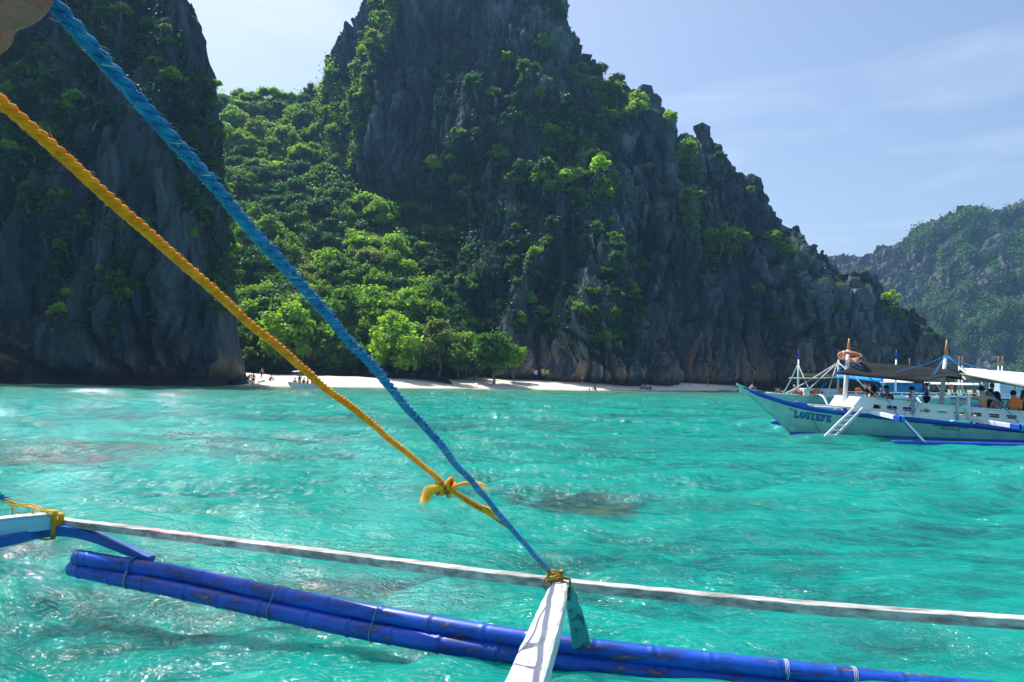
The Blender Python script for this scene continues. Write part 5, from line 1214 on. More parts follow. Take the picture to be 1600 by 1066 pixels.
def hull(name_parts, u, sheer, keel, bw, bk, parent, mat_hull, mat_strip, mat_boot, strip=.11, boot=None, z_boot=.0, flare=.72, mat_in=None):
    """u stations; sheer height, keel height, half beam at the sheer, half beam at the keel"""
    n = len(u); ns = 9
    def sect(i, t):  # t 0 sheer .. 1 keel
        z = sheer[i] + (keel[i] - sheer[i]) * t; w = bw[i] * (1 - t)**flare + bk[i] * (1 - (1 - t)**flare); return w, z
    G = np.zeros((n, 2 * ns - 1, 3))
    for i in range(n):
        for j in range(2 * ns - 1):
            t = 1 - abs(j - (ns - 1)) / (ns - 1); w, z = sect(i, t); sg = -1 if j < ns - 1 else 1
            G[i, j] = (u[i], sg * w if j != ns - 1 else 0, z)
    V = G.reshape(-1, 3); F = [tuple(q) for q in grid_faces(n, 2 * ns - 1).tolist()]
    # inside skin and deck a little below the sheer, so that the hull is a solid shell
    o = len(V); D = []
    for i in range(n):
        D += [(u[i], -bw[i] * .93, sheer[i] - .004), (u[i], -bw[i] * .9, sheer[i] - .20), (u[i], bw[i] * .9, sheer[i] - .20), (u[i], bw[i] * .93, sheer[i] - .004)]
    V = np.concatenate([V, np.array(D)]); m = 2 * ns - 1
    for i in range(n - 1):
        a, b = o + i * 4, o + (i + 1) * 4
        for k in range(3): F.append((a + k, a + k + 1, b + k + 1, b + k))
        F.append((i * m, o + i * 4, o + (i + 1) * 4, (i + 1) * m)); F.append((o + i * 4 + 3, i * m + m - 1, (i + 1) * m + m - 1, o + (i + 1) * 4 + 3))
    F.append(tuple([(n - 1) * m + k for k in range(m)] + [o + (n - 1) * 4 + k for k in (3, 2, 1, 0)]))
    F.append(tuple([k for k in range(m)][::-1] + [o + k for k in range(4)]))
    h = mesh_obj('hull', V, F, mat_hull, parent, smooth=False)
    for sg in (-1, 1):
        rows = [[], []]
        for i in range(n):
            for r_, dz in ((0, .02), (1, -strip)):
                t = max(0, -dz / (sheer[i] - keel[i] + 1e-6)); w, z = sect(i, t); rows[r_].append((u[i], sg * (w + .012), sheer[i] + dz))
        if sg > 0: rows = rows[::-1]
        sheet('sheer_strip', rows, mat_strip, parent, .014)
        if boot is not None:
            rows = [[], []]
            for i in range(n):
                for r_, z in ((0, boot[i]), (1, min(keel[i], -.05) if keel[i] < boot[i] else keel[i])):
                    t = np.clip((sheer[i] - z) / (sheer[i] - keel[i] + 1e-6), 0, 1); w, zz = sect(i, t); rows[r_].append((u[i], sg * (w + .008), zz))
            if sg > 0: rows = rows[::-1]
            sheet('bottom_paint', rows, mat_boot, parent, .010)
    return sect
def cyl(name, a, b, r0, r1, mat, parent, n=10):
    return tube(name, [a, np.array(a) * .5 + np.array(b) * .5, b], [r0, (r0 + r1) / 2, r1], mat, parent, n)

# ------------------------------------------------ the tour boat on the right
ORG = P(1155, 603, 25.0); ORG[2] = 0
tb = Boat('tour_boat', ORG, -1.2, 'long aqua outrigger tour boat with blue stripe and dark shade net at right')
B = tb.o; L_ = tb.loc
def vof(u): return -np.interp(u, [0, .6, 1.5, 2.5, 4, 6, 14], [.03, .14, .32, .52, .78, .98, 1.05])
def prof(pts, vg=-.5):
    out = []
    for a, b in pts:
        q = L_(a, b, vg)
        for _ in range(3): q = L_(a, b, vof(q[0]))
        out.append((q[0], q[2]))
    return np.array(sorted(out))
SH = prof([(1153, 603), (1163, 606), (1176, 610), (1190, 615), (1207, 620.5), (1234, 629), (1258, 634.5), (1284, 639), (1319, 643), (1345, 646), (1375, 648.5), (1405, 652), (1450, 656), (1500, 660.5), (1550, 666), (1600, 671)])
KL = prof([(1156, 607), (1176, 621), (1207, 648), (1230, 669), (1240, 677)])
uu = np.concatenate([np.linspace(.02, 3, 30), np.linspace(3.2, 14.5, 40)])
sh = np.interp(uu, SH[:, 0], SH[:, 1]); sh = np.where(uu > SH[-1, 0], SH[-1, 1] + .006 * (uu - SH[-1, 0])**2, sh); sh = np.convolve(np.pad(sh, 2, 'edge'), np.ones(5) / 5, 'valid')
kl = np.interp(uu, KL[:, 0], KL[:, 1]); kl = np.where(uu > KL[-1, 0], -.25, kl)
kl = np.maximum(np.minimum(kl, sh - .06), -.3)
bw = -vof(uu); bk = np.interp(uu, [0, 2, 4, 7, 14], [.008, .02, .35, .62, .7])
boot = np.clip(.13 - .01 * uu, .05, .2) + 0 * uu
sect = hull(None, uu, sh, kl, bw, bk, B, M_AQUA, M_BLUEP, M_BLUEP, strip=.13, boot=boot)
def side_pt(u, z, off=.006):
    s_, k_ = np.interp(u, uu, sh), np.interp(u, uu, kl); t = np.clip((s_ - z) / (s_ - k_ + 1e-6), 0, 1); w = np.interp(u, uu, bw) * (1 - t)**.72 + np.interp(u, uu, bk) * (1 - (1 - t)**.72)
    return np.array([u, -(w + off), z])
# lifted prow board
pb = [L_(1151, 600, 0), L_(1158, 604, 0), L_(1168, 608.5, 0), L_(1180, 613, 0)]
beam('prow_board', smooth_path(pb, 12), np.linspace(.05, .16, 12), np.linspace(.07, .12, 12), M_AQUA, B)
# plank seam and scarf line on the bow
tube('plank_seam', smooth_path([side_pt(L_(1271, 641, -.7)[0], .86), side_pt(L_(1277, 655, -.7)[0], .55), side_pt(L_(1288, 676, -.7)[0], .10)], 12), .008, M_SHADOWL, B, 5)
for zz in (.40,):
    us_ = np.linspace(3.2, 14, 30); tube('plank_seam', [side_pt(u, zz - .012 * (u - 3), .001) for u in us_], .004, M_CYANP, B, 4)

# lettering on the hull
FONT_CACHE = {}
def hull_text(txt, c0, c1, height, mat, name, off=.010, thick=.004, bold=.0, shear=0.0):
    """flat lettering bent onto the hull between two side points"""
    cu = bpy.data.curves.new('t', 'FONT'); cu.body = txt; cu.size = 1; cu.extrude = .0; cu.offset = bold; cu.shear = shear; cu.fill_mode = 'BOTH'
    ob = bpy.data.objects.new('t', cu); COL.objects.link(ob); bpy.context.view_layer.update()
    me = bpy.data.meshes.new_from_object(ob.evaluated_get(bpy.context.evaluated_depsgraph_get())); bpy.data.objects.remove(ob)
    co = np.array([v.co[:] for v in me.vertices]); x0, x1 = co[:, 0].min(), co[:, 0].max(); y0, y1 = co[:, 1].min(), co[:, 1].max()
    V = []
    for c in co:
        t = (c[0] - x0) / (x1 - x0); b = c0 * (1 - t) + c1 * t; z = b[1] + (c[1] - y0) / (y1 - y0) * height; V.append(side_pt(b[0], z, off))
    n = len(V); fs = [tuple(p.vertices) for p in me.polygons]; bpy.data.meshes.remove(me)
    return mesh_obj(name, V, fs, mat, B)
def slab_word(word, c0, c1, h, mats, name):
    """block letters with slab serifs, each letter its own part, with a dark offset edge"""
    G_ = {'L': [(0, 0, .30, 1), (0, 0, .9, .22), (-.1, .86, .42, 1), (-.1, 0, .42, .14), (.72, 0, .9, .42)],
          'O': 'O', 'U': 'U',
          'I': [(.22, 0, .60, 1), (.05, .84, .77, 1), (.05, 0, .77, .16)],
          'E': [(.05, 0, .38, 1), (-.05, .82, .92, 1), (-.05, 0, .92, .18), (.05, .42, .66, .60), (.78, .70, .92, 1), (.78, 0, .92, .32), (.56, .32, .68, .70)],
          'F': [(.05, 0, .38, 1), (-.05, .82, .92, 1), (-.05, 0, .52, .15), (.05, .42, .66, .60), (.78, .66, .92, 1), (.56, .32, .68, .70)]}
    n = len(word)
    for i, ch in enumerate(word):
        for layer, (dx, dz, off, mt) in enumerate(((.09, -.10, .010, mats[1]), (0, 0, .016, mats[0]))):
            V, F = [], []
            def quad(pts):
                o = len(V)
                for x, y in pts:
                    t = (i + (x + dx) * .95) / n; b = c0 * (1 - t) + c1 * t; V.append(side_pt(b[0], b[1] + (y + dz) * h, off))
                F.append((o, o + 1, o + 2, o + 3))
            sh_ = G_[ch]
            if sh_ == 'O':
                for k in range(16):
                    a0, a1 = 2 * math.pi * k / 16, 2 * math.pi * (k + 1) / 16
                    quad([(.45 + .48 * math.cos(a0), .5 + .52 * math.sin(a0)), (.45 + .48 * math.cos(a1), .5 + .52 * math.sin(a1)), (.45 + .15 * math.cos(a1), .5 + .28 * math.sin(a1)), (.45 + .15 * math.cos(a0), .5 + .28 * math.sin(a0))])
            elif sh_ == 'U':
                for x0, x1 in ((.02, .36), (.58, .88)): quad([(x0, .38), (x1, .38), (x1, 1), (x0, 1)])
                for x0, x1 in ((-.08, .44), (.48, .98)): quad([(x0, .86), (x1, .86), (x1, 1), (x0, 1)])
                for k in range(8):
                    a0, a1 = math.pi + math.pi * k / 8, math.pi + math.pi * (k + 1) / 8
                    quad([(.45 + .43 * math.cos(a0), .4 + .42 * math.sin(a0)), (.45 + .43 * math.cos(a1), .4 + .42 * math.sin(a1)), (.45 + .12 * math.cos(a1), .4 + .18 * math.sin(a1)), (.45 + .12 * math.cos(a0), .4 + .18 * math.sin(a0))])
            else:
                for k, (x0, y0, x1, y1) in enumerate(sh_): quad([(x0, y0), (x1, y0), (x1, y1), (x0, y1)])
            mesh_obj('letter' if layer else 'letter_edge', V, F, mt, B)
def su(px, py):
    q = L_(px, py, -.6)
    for _ in range(3): q = L_(px, py, vof(q[0]) * .93)
    return np.array([q[0], q[2]])
slab_word('LOUIEFE', su(1242, 652), su(1300, 659.5), .225, (M_LETTER, M_SHADOWL), 'name')
hull_text('MBCA', su(1233, 640.5), su(1243.5, 642), .055, M_SHADOWL, 'small_lettering', bold=.01, shear=.2)
hull_text('FOR PASSENGER USE ONLY', su(1457, 666), su(1516, 670.5), .065, M_SHADOWL, 'lettering', bold=.012, shear=.2)
hull_text('MAX CAP. 20', su(1471, 671), su(1500, 673.5), .065, M_SHADOWL, 'lettering', bold=.012, shear=.2)

# coaming: white side board with openings, every bay a panel of its own
def coaming(v, sgn, px_holes):
    top = lambda px: np.interp(px, [1333, 1380, 1480, 1600, 1720], [621, 625.5, 634.5, 643.5, 652]); bot = lambda px: np.interp(px, [1333, 1450, 1600, 1720], [643, 652, 662.5, 671])
    edges = [1347] + [(a + b) / 2 for a, b in zip([h + 16 for h in px_holes[:-1]], px_holes[1:])] + [px_holes[-1] + 21]
    for k, hx in enumerate(px_holes):
        x0, x1 = edges[k] + .1, edges[k + 1] - .1; q = lambda a, b: L_(a, b, -1.0) * np.array([1, 0, 1]) + np.array([0, v, 0])
        ys = lambda x: (bot(x) - top(x)); h0, h1 = hx, hx + 16.5
        f0, f1 = .36, .66
        for nm, pts in (('upper', [(x0, 0), (x1, 0), (x1, f0), (x0, f0)]), ('lower', [(x0, f1), (x1, f1), (x1, 1), (x0, 1)]), ('left', [(x0, f0), (h0, f0), (h0 + .8, f1), (x0, f1)]), ('right', [(h1, f0), (x1, f0), (x1, f1), (h1 - .8, f1)])):
            pass
        P4 = [[(x0, 0), (h0, 0), (h1, 0), (x1, 0)], [(x0, f0), (h0, f0), (h1, f0), (x1, f0)], [(x0, f1), (h0, f1), (h1, f1), (x1, f1)], [(x0, 1), (h0, 1), (h1, 1), (x1, 1)]]
        G3 = np.array([[q(a, top(a) + f * ys(a)) for a, f in row] for row in P4]); V = G3.reshape(-1, 3); V2 = V + np.array([0, .03, 0]); F = []
        for r_ in range(3):
            for c_ in range(3):
                if r_ == 1 and c_ == 1: continue
                i = r_ * 4 + c_; F.append((i, i + 1, i + 5, i + 4)); F.append((16 + i + 4, 16 + i + 5, 16 + i + 1, 16 + i))
        for a, b in ((0, 1), (1, 2), (2, 3), (3, 7), (7, 11), (11, 15), (15, 14), (14, 13), (13, 12), (12, 8), (8, 4), (4, 0), (6, 5), (10, 6), (9, 10), (5, 9)): F.append((a, a + 16, b + 16, b))
        mesh_obj('side_panel', np.concatenate([V, V2]), F, M_WHITE, B)
HX = [1361, 1386, 1411, 1438, 1465, 1491, 1518, 1546, 1573, 1600, 1627, 1654]
coaming(-.98, 1, HX); coaming(1.0, -1, HX)
zt = L_(1345, 621, -1)[2]; u0 = L_(1345, 621, -1)[0]
# cap rail along the coaming, slanted white front board
for v in (-.98, 1.0):
    beam('cap_rail', smooth_path([L_(1345, 620.5, -1) * [1, 0, 1] + [0, v, 0], L_(1420, 628, -1) * [1, 0, 1] + [0, v, 0], L_(1480, 634, -1) * [1, 0, 1] + [0, v, 0], L_(1600, 643, -1) * [1, 0, 1] + [0, v, 0], L_(1700, 650, -1) * [1, 0, 1] + [0, v, 0]], 24), .07, .035, M_WHITE, B)
    beam('lower_rail', smooth_path([L_(1345, 644, -1) * [1, 0, 1] + [0, v * 1.03, 0], L_(1450, 652.5, -1) * [1, 0, 1] + [0, v * 1.03, 0], L_(1600, 663, -1) * [1, 0, 1] + [0, v * 1.03, 0], L_(1700, 670, -1) * [1, 0, 1] + [0, v * 1.03, 0]], 24), .05, .05, M_WHITE, B)
fa, fb = L_(1335, 637, -1), L_(1346, 621, -1)
sheet('slanted_front_board', [[(fa[0], v, fa[2]) for v in (-.95, 0, .95)], [(fb[0], v, fb[2]) for v in (-.95, 0, .95)]], M_WHITE, B, .03, False)
ga, gb = L_(1335, 637, -1), L_(1358, 623, -1)
mesh_obj('front_side_board', [(fa[0] - .12, -1.005, fa[2] - .05), (gb[0] + .10, -1.005, fa[2] - .05), (gb[0] + .25, -1.005, gb[2] + .03), (fb[0], -1.005, fb[2] + .03), (fa[0] - .12, -.985, fa[2] - .05), (gb[0] + .10, -.985, fa[2] - .05), (gb[0] + .25, -.985, gb[2] + .03), (fb[0], -.985, fb[2] + .03)],
         [(0, 1, 2, 3), (7, 6, 5, 4), (0, 4, 5, 1), (1, 5, 6, 2), (2, 6, 7, 3), (3, 7, 4, 0)], M_WHITE, B)
# deck and benches
du_ = np.linspace(1.6, 14, 30); dz_ = np.interp(du_, uu, sh) - .10
sheet('foredeck', [[(u, -np.interp(u, uu, bw) * .9, z) for u, z in zip(du_, dz_)], [(u, np.interp(u, uu, bw) * .9, z) for u, z in zip(du_, dz_)]], M_WHITE, B, .03, False)
for v in (-.62, .62):
    beam('bench', [np.array([4.6, v, 1.02]) + np.array([t, 0, -.045 * t]) for t in np.linspace(0, 9, 10)], .36, .05, M_BAMBW, B)
# masts
m1b, m1t = L_(1318, 652, 0), L_(1325.5, 547, 0); m1e = L_(1327, 529, 0)
cyl('mast', m1b, m1t, .085, .065, M_WHITE, B, 12); cyl('mast_tip', m1t, m1e, .063, .02, M_WOODT, B, 10); cyl('mast_foot', L_(1317.6, 656, 0), L_(1318.6, 638, 0), .10, .10, M_BLUEP, B, 12)
m2b, m2t, m2e = L_(1469.5, 640, .2), L_(1477.5, 557, .2), L_(1479.5, 531, .2)
cyl('mast', m2b, m2t, .085, .06, M_WHITE, B, 12); cyl('mast_tip', m2t, m2e, .060, .02, M_WOODT, B, 10)
tube('mast_lashing', [m2t + [.065 * math.cos(a), .065 * math.sin(a), .01 * a / 3 - .03] for a in np.linspace(0, 19, 60)], .012, M_ROPEB, B, 5)
for a, b, m in ((1427, 610, M_GREYP), (1496, 620, M_GREYP), (1513.5, 618, M_WHITE)):
    q = L_(a, b, -1.02); cyl('post', q, q + [-.02, 0, -.80], .055, .055, m, B, 8)
# mooring bitt, fittings, bow rail of bamboo
tube('bow_pole', smooth_path([L_(1262, 632, -.35), L_(1300, 634.5, -.5), L_(1338, 637, -.6)], 10), .022, M_BAMBW, B)
tube('bow_pole', smooth_path([L_(1272, 634, .1), L_(1305, 636, .1), L_(1335, 638, .1)], 10), .020, M_WHITE, B)
# canopies
def cloth(name, rowpx, vs, mat, nu=26, sag=.03, thick=.014, seed=0):
    rows = []
    for row, v in zip(rowpx, vs):
        p = smooth_path([L_(a, b, v) for a, b in row], nu); rows.append(p)
    rows = np.array(rows); out = []
    for t in np.linspace(0, 1, 9):
        k = t * (len(rows) - 1); i = min(int(k), len(rows) - 2); f = k - i; r_ = rows[i] * (1 - f) + rows[i + 1] * f
        r_ = r_.copy(); r_[:, 2] -= sag * abs(math.sin(math.pi * f)) * (0.6 + .5 * np.sin(np.linspace(0, 9 + seed, nu))); out.append(r_)
    return sheet(name, out, mat, B, thick)
cloth('shade_net', [[(1304, 583), (1350, 588), (1400, 593), (1442, 597), (1462, 590), (1488, 588), (1502, 592)], [(1345, 566), (1380, 568.5), (1420, 571.5), (1440, 573), (1470, 576), (1490, 578), (1503, 580)], [(1350, 577), (1380, 578), (1420, 581), (1440, 583), (1470, 586), (1490, 588), (1503, 590)]], (-1.15, .1, 1.3), M_DTARP, sag=.05)
cloth('white_canopy', [[(1516, 587), (1548, 593), (1580, 599.5), (1612, 606), (1700, 622)], [(1497, 574.5), (1535, 577), (1570, 580), (1605, 583), (1700, 592)], [(1505, 585), (1540, 588), (1575, 591), (1610, 594), (1700, 602)]], (-1.25, .1, 1.4), M_WTARP, sag=.02)
cloth('canopy_lining', [[(1446, 589), (1480, 591), (1512, 594), (1545, 596.5), (1640, 612)], [(1450, 586), (1480, 587), (1510, 589), (1545, 592), (1640, 604)]], (.5, 1.2), M_BEIGE, sag=.02)
tube('canopy_rail', smooth_path([L_(1304, 584, -1.17), L_(1350, 588.5, -1.17), L_(1400, 593.5, -1.17), L_(1442, 598, -1.17)], 16), .016, M_BLACK, B, 6)
tube('canopy_rail', smooth_path([L_(1500, 584, -1.27), L_(1548, 593.5, -1.27), L_(1580, 600, -1.27), L_(1612, 606.5, -1.27), L_(1700, 622.5, -1.27)], 16), .020, M_BAMBW, B, 6)
for a, b, c in ((1452, 592, 632), (1552, 596, 640), (1586, 600, 644)):
    cyl('canopy_post', L_(a, b, 1.1), L_(a - 2, c, 1.1), .03, .03, M_WHITE, B, 6)
# stays
for pts, r, m in (([(1334, 560), (1372, 606), (1407, 655)], .019, M_ROPEB), ([(1478, 556), (1442, 606), (1407, 655)], .014, M_ROPEB), ([(1478, 556), (1449, 604), (1425, 652)], .011, M_ROPEB),
                  ([(1480, 556), (1520, 589), (1562, 629), (1591, 660)], .018, M_ROPEB), ([(1478, 557), (1440, 571), (1400, 581)], .010, M_ROPEB), ([(1480, 557), (1530, 575), (1600, 586)], .010, M_ROPEB),
                  ([(1325, 584), (1352, 604), (1381, 626)], .011, M_ROPEW), ([(1328, 566), (1310, 578), (1300, 589)], .009, M_ROPEB), ([(1479, 558), (1500, 572), (1520, 588)], .012, M_ROPEB)):
    n_ = len(pts); v_ = np.linspace(0.0, -1.6 if pts[-1][1] > 640 else -.8, n_)
    tube('stay', smooth_path([L_(a, b, v) for (a, b), v in zip(pts, v_)], 12), r, m, B, 6)
# near outrigger: two arms, struts and float
def arm_(px0, px1, nm):
    a, b = L_(px0[0], px0[1], -.7), L_(px1[0], px1[1], -2.9); m = a * .16 + b * .84
    beam(nm, [a, (a + m) / 2, m], .13, .13, M_WHITE, B); beam('arm_end', [m, (m + b) / 2, b], .16, .16, M_BLUEP, B); return a, m, b
a1 = arm_((1354, 642), (1409, 655), 'outrigger_arm'); a2 = arm_((1512, 655), (1596, 668), 'outrigger_arm')
for e, fx in ((a1[2], (1446, 694)), (a2[2], (1634, 706))):
    q = L_(*fx, -3.15); beam('outrigger_strut', [e + [0.02, 0, -.02], (e + q) / 2, q], np.linspace(.10, .13, 3), .08, M_BLUEP, B); beam('strut_edge', [e + [0.02, -.045, .02], (e + q) / 2 + [0, -.045, .03], q + [-.02, -.045, .04]], .05, .06, M_WHITE, B)
    for k in range(3):
        th = np.linspace(0, 6.28 * 2, 30); tube('lashing', [e + np.array([.03 * (k - 1) + .02 * t / 12, .10 * math.cos(t + k), .11 * math.sin(t + k)]) for t in th], .014, M_ROPEB, B, 5)
fl = [L_(1394, 693, -3.15), L_(1402, 695, -3.15), L_(1500, 701, -3.15), L_(1600, 706.5, -3.15), L_(1900, 722, -3.15)]
fl = [q * [1, 1, 0] + [0, 0, z] for q, z in zip(fl, (.09, .05, .045, .045, .04))]
tube('float', smooth_path(fl, 40), np.concatenate([[.02, .06, .08], np.full(37, .085)]), M_BLUEP, B, 10)
ff = [L_(1206, 657, 3.6), L_(1214, 660, 3.6), L_(1300, 664, 3.6)]
tube('float', smooth_path([ff[0], ff[1], np.array([6, 3.6, .05]), np.array([12, 3.6, .03])], 40), np.concatenate([[.03, .09, .11], np.full(37, .12)]), M_BLUEP, B, 10)
for uo in (5.4, 9.2): beam('outrigger_arm', [np.array([uo, .7, .75]), np.array([uo, 2.2, .8]), np.array([uo, 3.6, .12])], .12, .11, M_WHITE, B)
# boarding ladder
lt, lb2 = L_(1340, 638, -1.15), L_(1295, 684, -1.75)
for dx in (-.16, .16): beam('ladder_rail', [lt + [dx * .9 + .02, -.02, 0], (lt + lb2) / 2 + [dx, -.02, 0], lb2 + [dx, 0, 0]], .04, .085, M_WHITE, B)
for k in range(6):
    t = (k + .5) / 6; c = lt * (1 - t) + lb2 * t; beam('ladder_rung', [c + [-.16, 0, 0], c, c + [.16, 0, 0]], .11, .03, M_WHITE, B)

# life ring hooked over the mast
rc = L_(1328.5, 557, 0); ring = empty('life_ring', tuple(tb.world(rc)), 0, 'orange life ring hooked over the front mast of the tour boat', 'life ring')
bm = bmesh.new(); NR, nr2 = 36, 12; vs = [[bm.verts.new(((.33 + .075 * math.cos(b)) * math.cos(a), (.33 + .075 * math.cos(b)) * math.sin(a), .065 * math.sin(b))) for b in np.linspace(0, 2 * math.pi, nr2, endpoint=False)] for a in np.linspace(0, 2 * math.pi, NR, endpoint=False)]
for i in range(NR):
    for j in range(nr2): bm.faces.new((vs[i][j], vs[(i + 1) % NR][j], vs[(i + 1) % NR][(j + 1) % nr2], vs[i][(j + 1) % nr2]))
me = bpy.data.meshes.new('ring'); bm.to_mesh(me); bm.free(); me.materials.append(M_ORANGE); me.polygons.foreach_set('use_smooth', [True] * len(me.polygons)); link(bpy.data.objects.new('ring', me), ring)
for k in range(4):
    a = .5 + k * math.pi / 2; V_ = []; c = np.array([.33 * math.cos(a), .33 * math.sin(a), 0]); rd = np.array([math.cos(a), math.sin(a), 0]); tg = np.array([-math.sin(a), math.cos(a), 0])
    pts = [c + rd * .082 * math.cos(t) + np.array([0, 0, .072 * math.sin(t)]) for t in np.linspace(0, 2 * math.pi, 14)]
    rows = [[p + tg * w for p in pts] for w in (-.03, .03)]; sheet('band', rows, M_WHITE, ring, .004)
tube('grab_line', [np.array([(.33 + .10) * math.cos(a) * (1 + .05 * math.sin(4 * a)), (.33 + .10) * math.sin(a) * (1 + .05 * math.sin(4 * a)), -.01]) for a in np.linspace(0, 6.28, 60)], .007, M_ROPEW, ring, 5)
ring.rotation_euler = (R(-14), R(17), 0)
BIN = empty('life_vest', tuple(tb.world(L_(1585, 633, -1.03))), 0, 'orange life vest hung over the side boards behind the bare shouldered man', 'life vest')
sheet('vest', [[(x, -.04 - .03 * math.sin(t * 3), .22 - t * .34 + .04 * math.cos(x * 14)) for x in np.linspace(-.2, .2, 9)] for t in np.linspace(0, 1, 7)], M_ORANGE, BIN, .05)
box('strap', (-.20, -.10, .05), (.20, -.085, .08), M_BLACK, BIN)

# ------------------------------------------------ people aboard
def on(px, py, v, ps, face, label, **k):
    """px,py = middle of the head"""
    q = tb.world(L_(px, py, v)); J = PM_J(ps); s = k.get('s', .95); f = R(face); h = (J['hd'] + J['top']) / 2 * s
    pos = q - np.array([h[0] * math.cos(f), h[0] * math.sin(f), h[2]]); return person(ps, pos, face, label, **{**k, 's': s})
def PM_J(ps): return person_meshes(ps)['J']
def rainbow():
    m = newmat('tie_dye_cloth', (.5, .5, .5), .8, .1); t = NT(m); tc = t.add('ShaderNodeTexCoord'); n = t.add('ShaderNodeTexNoise'); _inp(n, 'Scale', 1.6); _inp(n, 'Detail', 2); _inp(n, 'Distortion', 1.0)
    mp = t.add('ShaderNodeMapping'); _inp(mp, 'Scale', (2, 1, 3)); t.l(tc.outputs['Object'], mp.inputs[0]); t.l(mp.outputs[0], n.inputs['Vector']); r = t.add('ShaderNodeValToRGB'); e = r.color_ramp.elements
    e[0].position = .30; e[0].color = (.9, .15, .45, 1); e[1].position = .72; e[1].color = (.03, .35, .15, 1)
    for p_, c_ in ((.40, (.85, .2, .6)), (.46, (.05, .25, .8)), (.52, (.1, .6, .35)), (.58, (.85, .8, .15)), (.65, (.8, .35, .5))): x = e.new(p_); x.color = (*c_, 1)
    t.l(n.outputs['Fac'], r.inputs[0]); t.l(r.outputs[0], t.bsdf.inputs['Base Color']); return m
RB = rainbow()
on(1367, 607, -.45, 'lean', 20, 'long haired passenger in a rainbow shirt on the tour boat', shirt=RB, long_hair=True, skin='fair')
on(1384.5, 607, -.35, 'lean', 200, 'dark haired man in a navy shirt beside the rainbow shirt', shirt=(.015, .025, .07), skin='tan')
on(1353, 612, -.2, 'lean', 150, 'passenger in dark blue hunched left of the rainbow shirt', shirt=(.015, .02, .10), skin='tan')
on(1424, 609, -.2, 'sit', 170, 'passenger in a tie dyed shirt behind the grey post', shirt=RB, skin='tan')
on(1447, 602, .2, 'reach', 175, 'standing person in blue shirt and black shorts under the shade net', shirt=(.02, .08, .35), shorts=(.012, .012, .015), skin='tan', s=.62)
on(1534, 608, -.55, 'spread', 85, 'bare backed man with arms stretched along the rail', skin='fair', shorts=(.02, .02, .03), s=1.05)
on(1546, 613, .35, 'sit', 190, 'dark haired passenger right of the bare backed man', shirt=(.02, .02, .025), skin='tan')
on(1557.5, 617, -.35, 'sit', 95, 'passenger with long black hair in a grey striped shirt', shirt=(.42, .42, .45), long_hair=True, skin='fair', s=.9)
on(1583, 615, -.5, 'sit', 85, 'bare shouldered man sitting above the orange vest', skin='fair', shorts=(.3, .05, .02), s=.95)
on(1550, 603, .9, 'sit', 250, 'person in a blue cap behind the passengers', shirt=(.02, .05, .25), hat=(.01, .04, .3), skin='tan', s=.85)
on(1602, 600, .1, 'sit', 170, 'shirtless brown skinned man at the right picture edge', skin='brown', shorts=(.02, .02, .03), s=1.15)
# things lying along the benches, seen through the openings
for px, py, c, nm, lab in ((1372, 629, (.75, .18, .02), 'bag', 'small orange and green bag seen through the first opening'), (1366, 628, (.05, .35, .08), 'bag', 'green bag beside the orange one in the first opening'), (1390, 631, (.18, .02, .06), 'bag', 'maroon bag seen through the second opening'), (1418, 633, (.55, .35, .12), 'bag', 'tan cloth bundle in the third opening'),
                          (1447, 636, (.75, .45, .5), 'towel', 'pink and white towel in the fourth opening'), (1527, 640, (.65, .40, .10), 'bag', 'yellow brown bag behind the opening below the bare backed man')):
    w_ = tb.world(L_(px, py, -.80)); r_ = empty(nm, tuple(w_), 0, lab, nm); bm = bmesh.new(); bmesh.ops.create_icosphere(bm, subdivisions=2, radius=1)
    for v in bm.verts: v.co = Vector((v.co.x * .17 * (1 + .2 * noise_(v.co)), v.co.y * .10, v.co.z * .09 * (1 + .2 * noise_(v.co * 2)))) if False else Vector((v.co.x * .17, v.co.y * .10, v.co.z * .085 + .02 * math.sin(v.co.x * 6 + v.co.y * 4)))
    me = bpy.data.meshes.new('cloth_body'); bm.to_mesh(me); bm.free(); me.materials.append(cmat(c)); me.polygons.foreach_set('use_smooth', [True] * len(me.polygons)); link(bpy.data.objects.new('cloth_body', me), r_)
    tube('strap', [(-.12, 0, .07), (0, 0, .15), (.12, 0, .07)], .012, cmat((.05, .05, .05)), r_, 5)
fc = tb.world(L_(1506, 638, -.9)); fan = empty('bucket', tuple(fc), 0, 'pale green bucket between the two posts of the tour boat', 'bucket')
tube('bucket_body', [(0, 0, -.14), (0, 0, 0), (0, 0, .12)], [.11, .13, .15], plain('mint_plastic', (.4, .75, .6)), fan, 14); tube('handle', [(-.15, 0, .12), (-.08, 0, .24), (.08, 0, .24), (.15, 0, .12)], .01, M_WHITE, fan, 5)

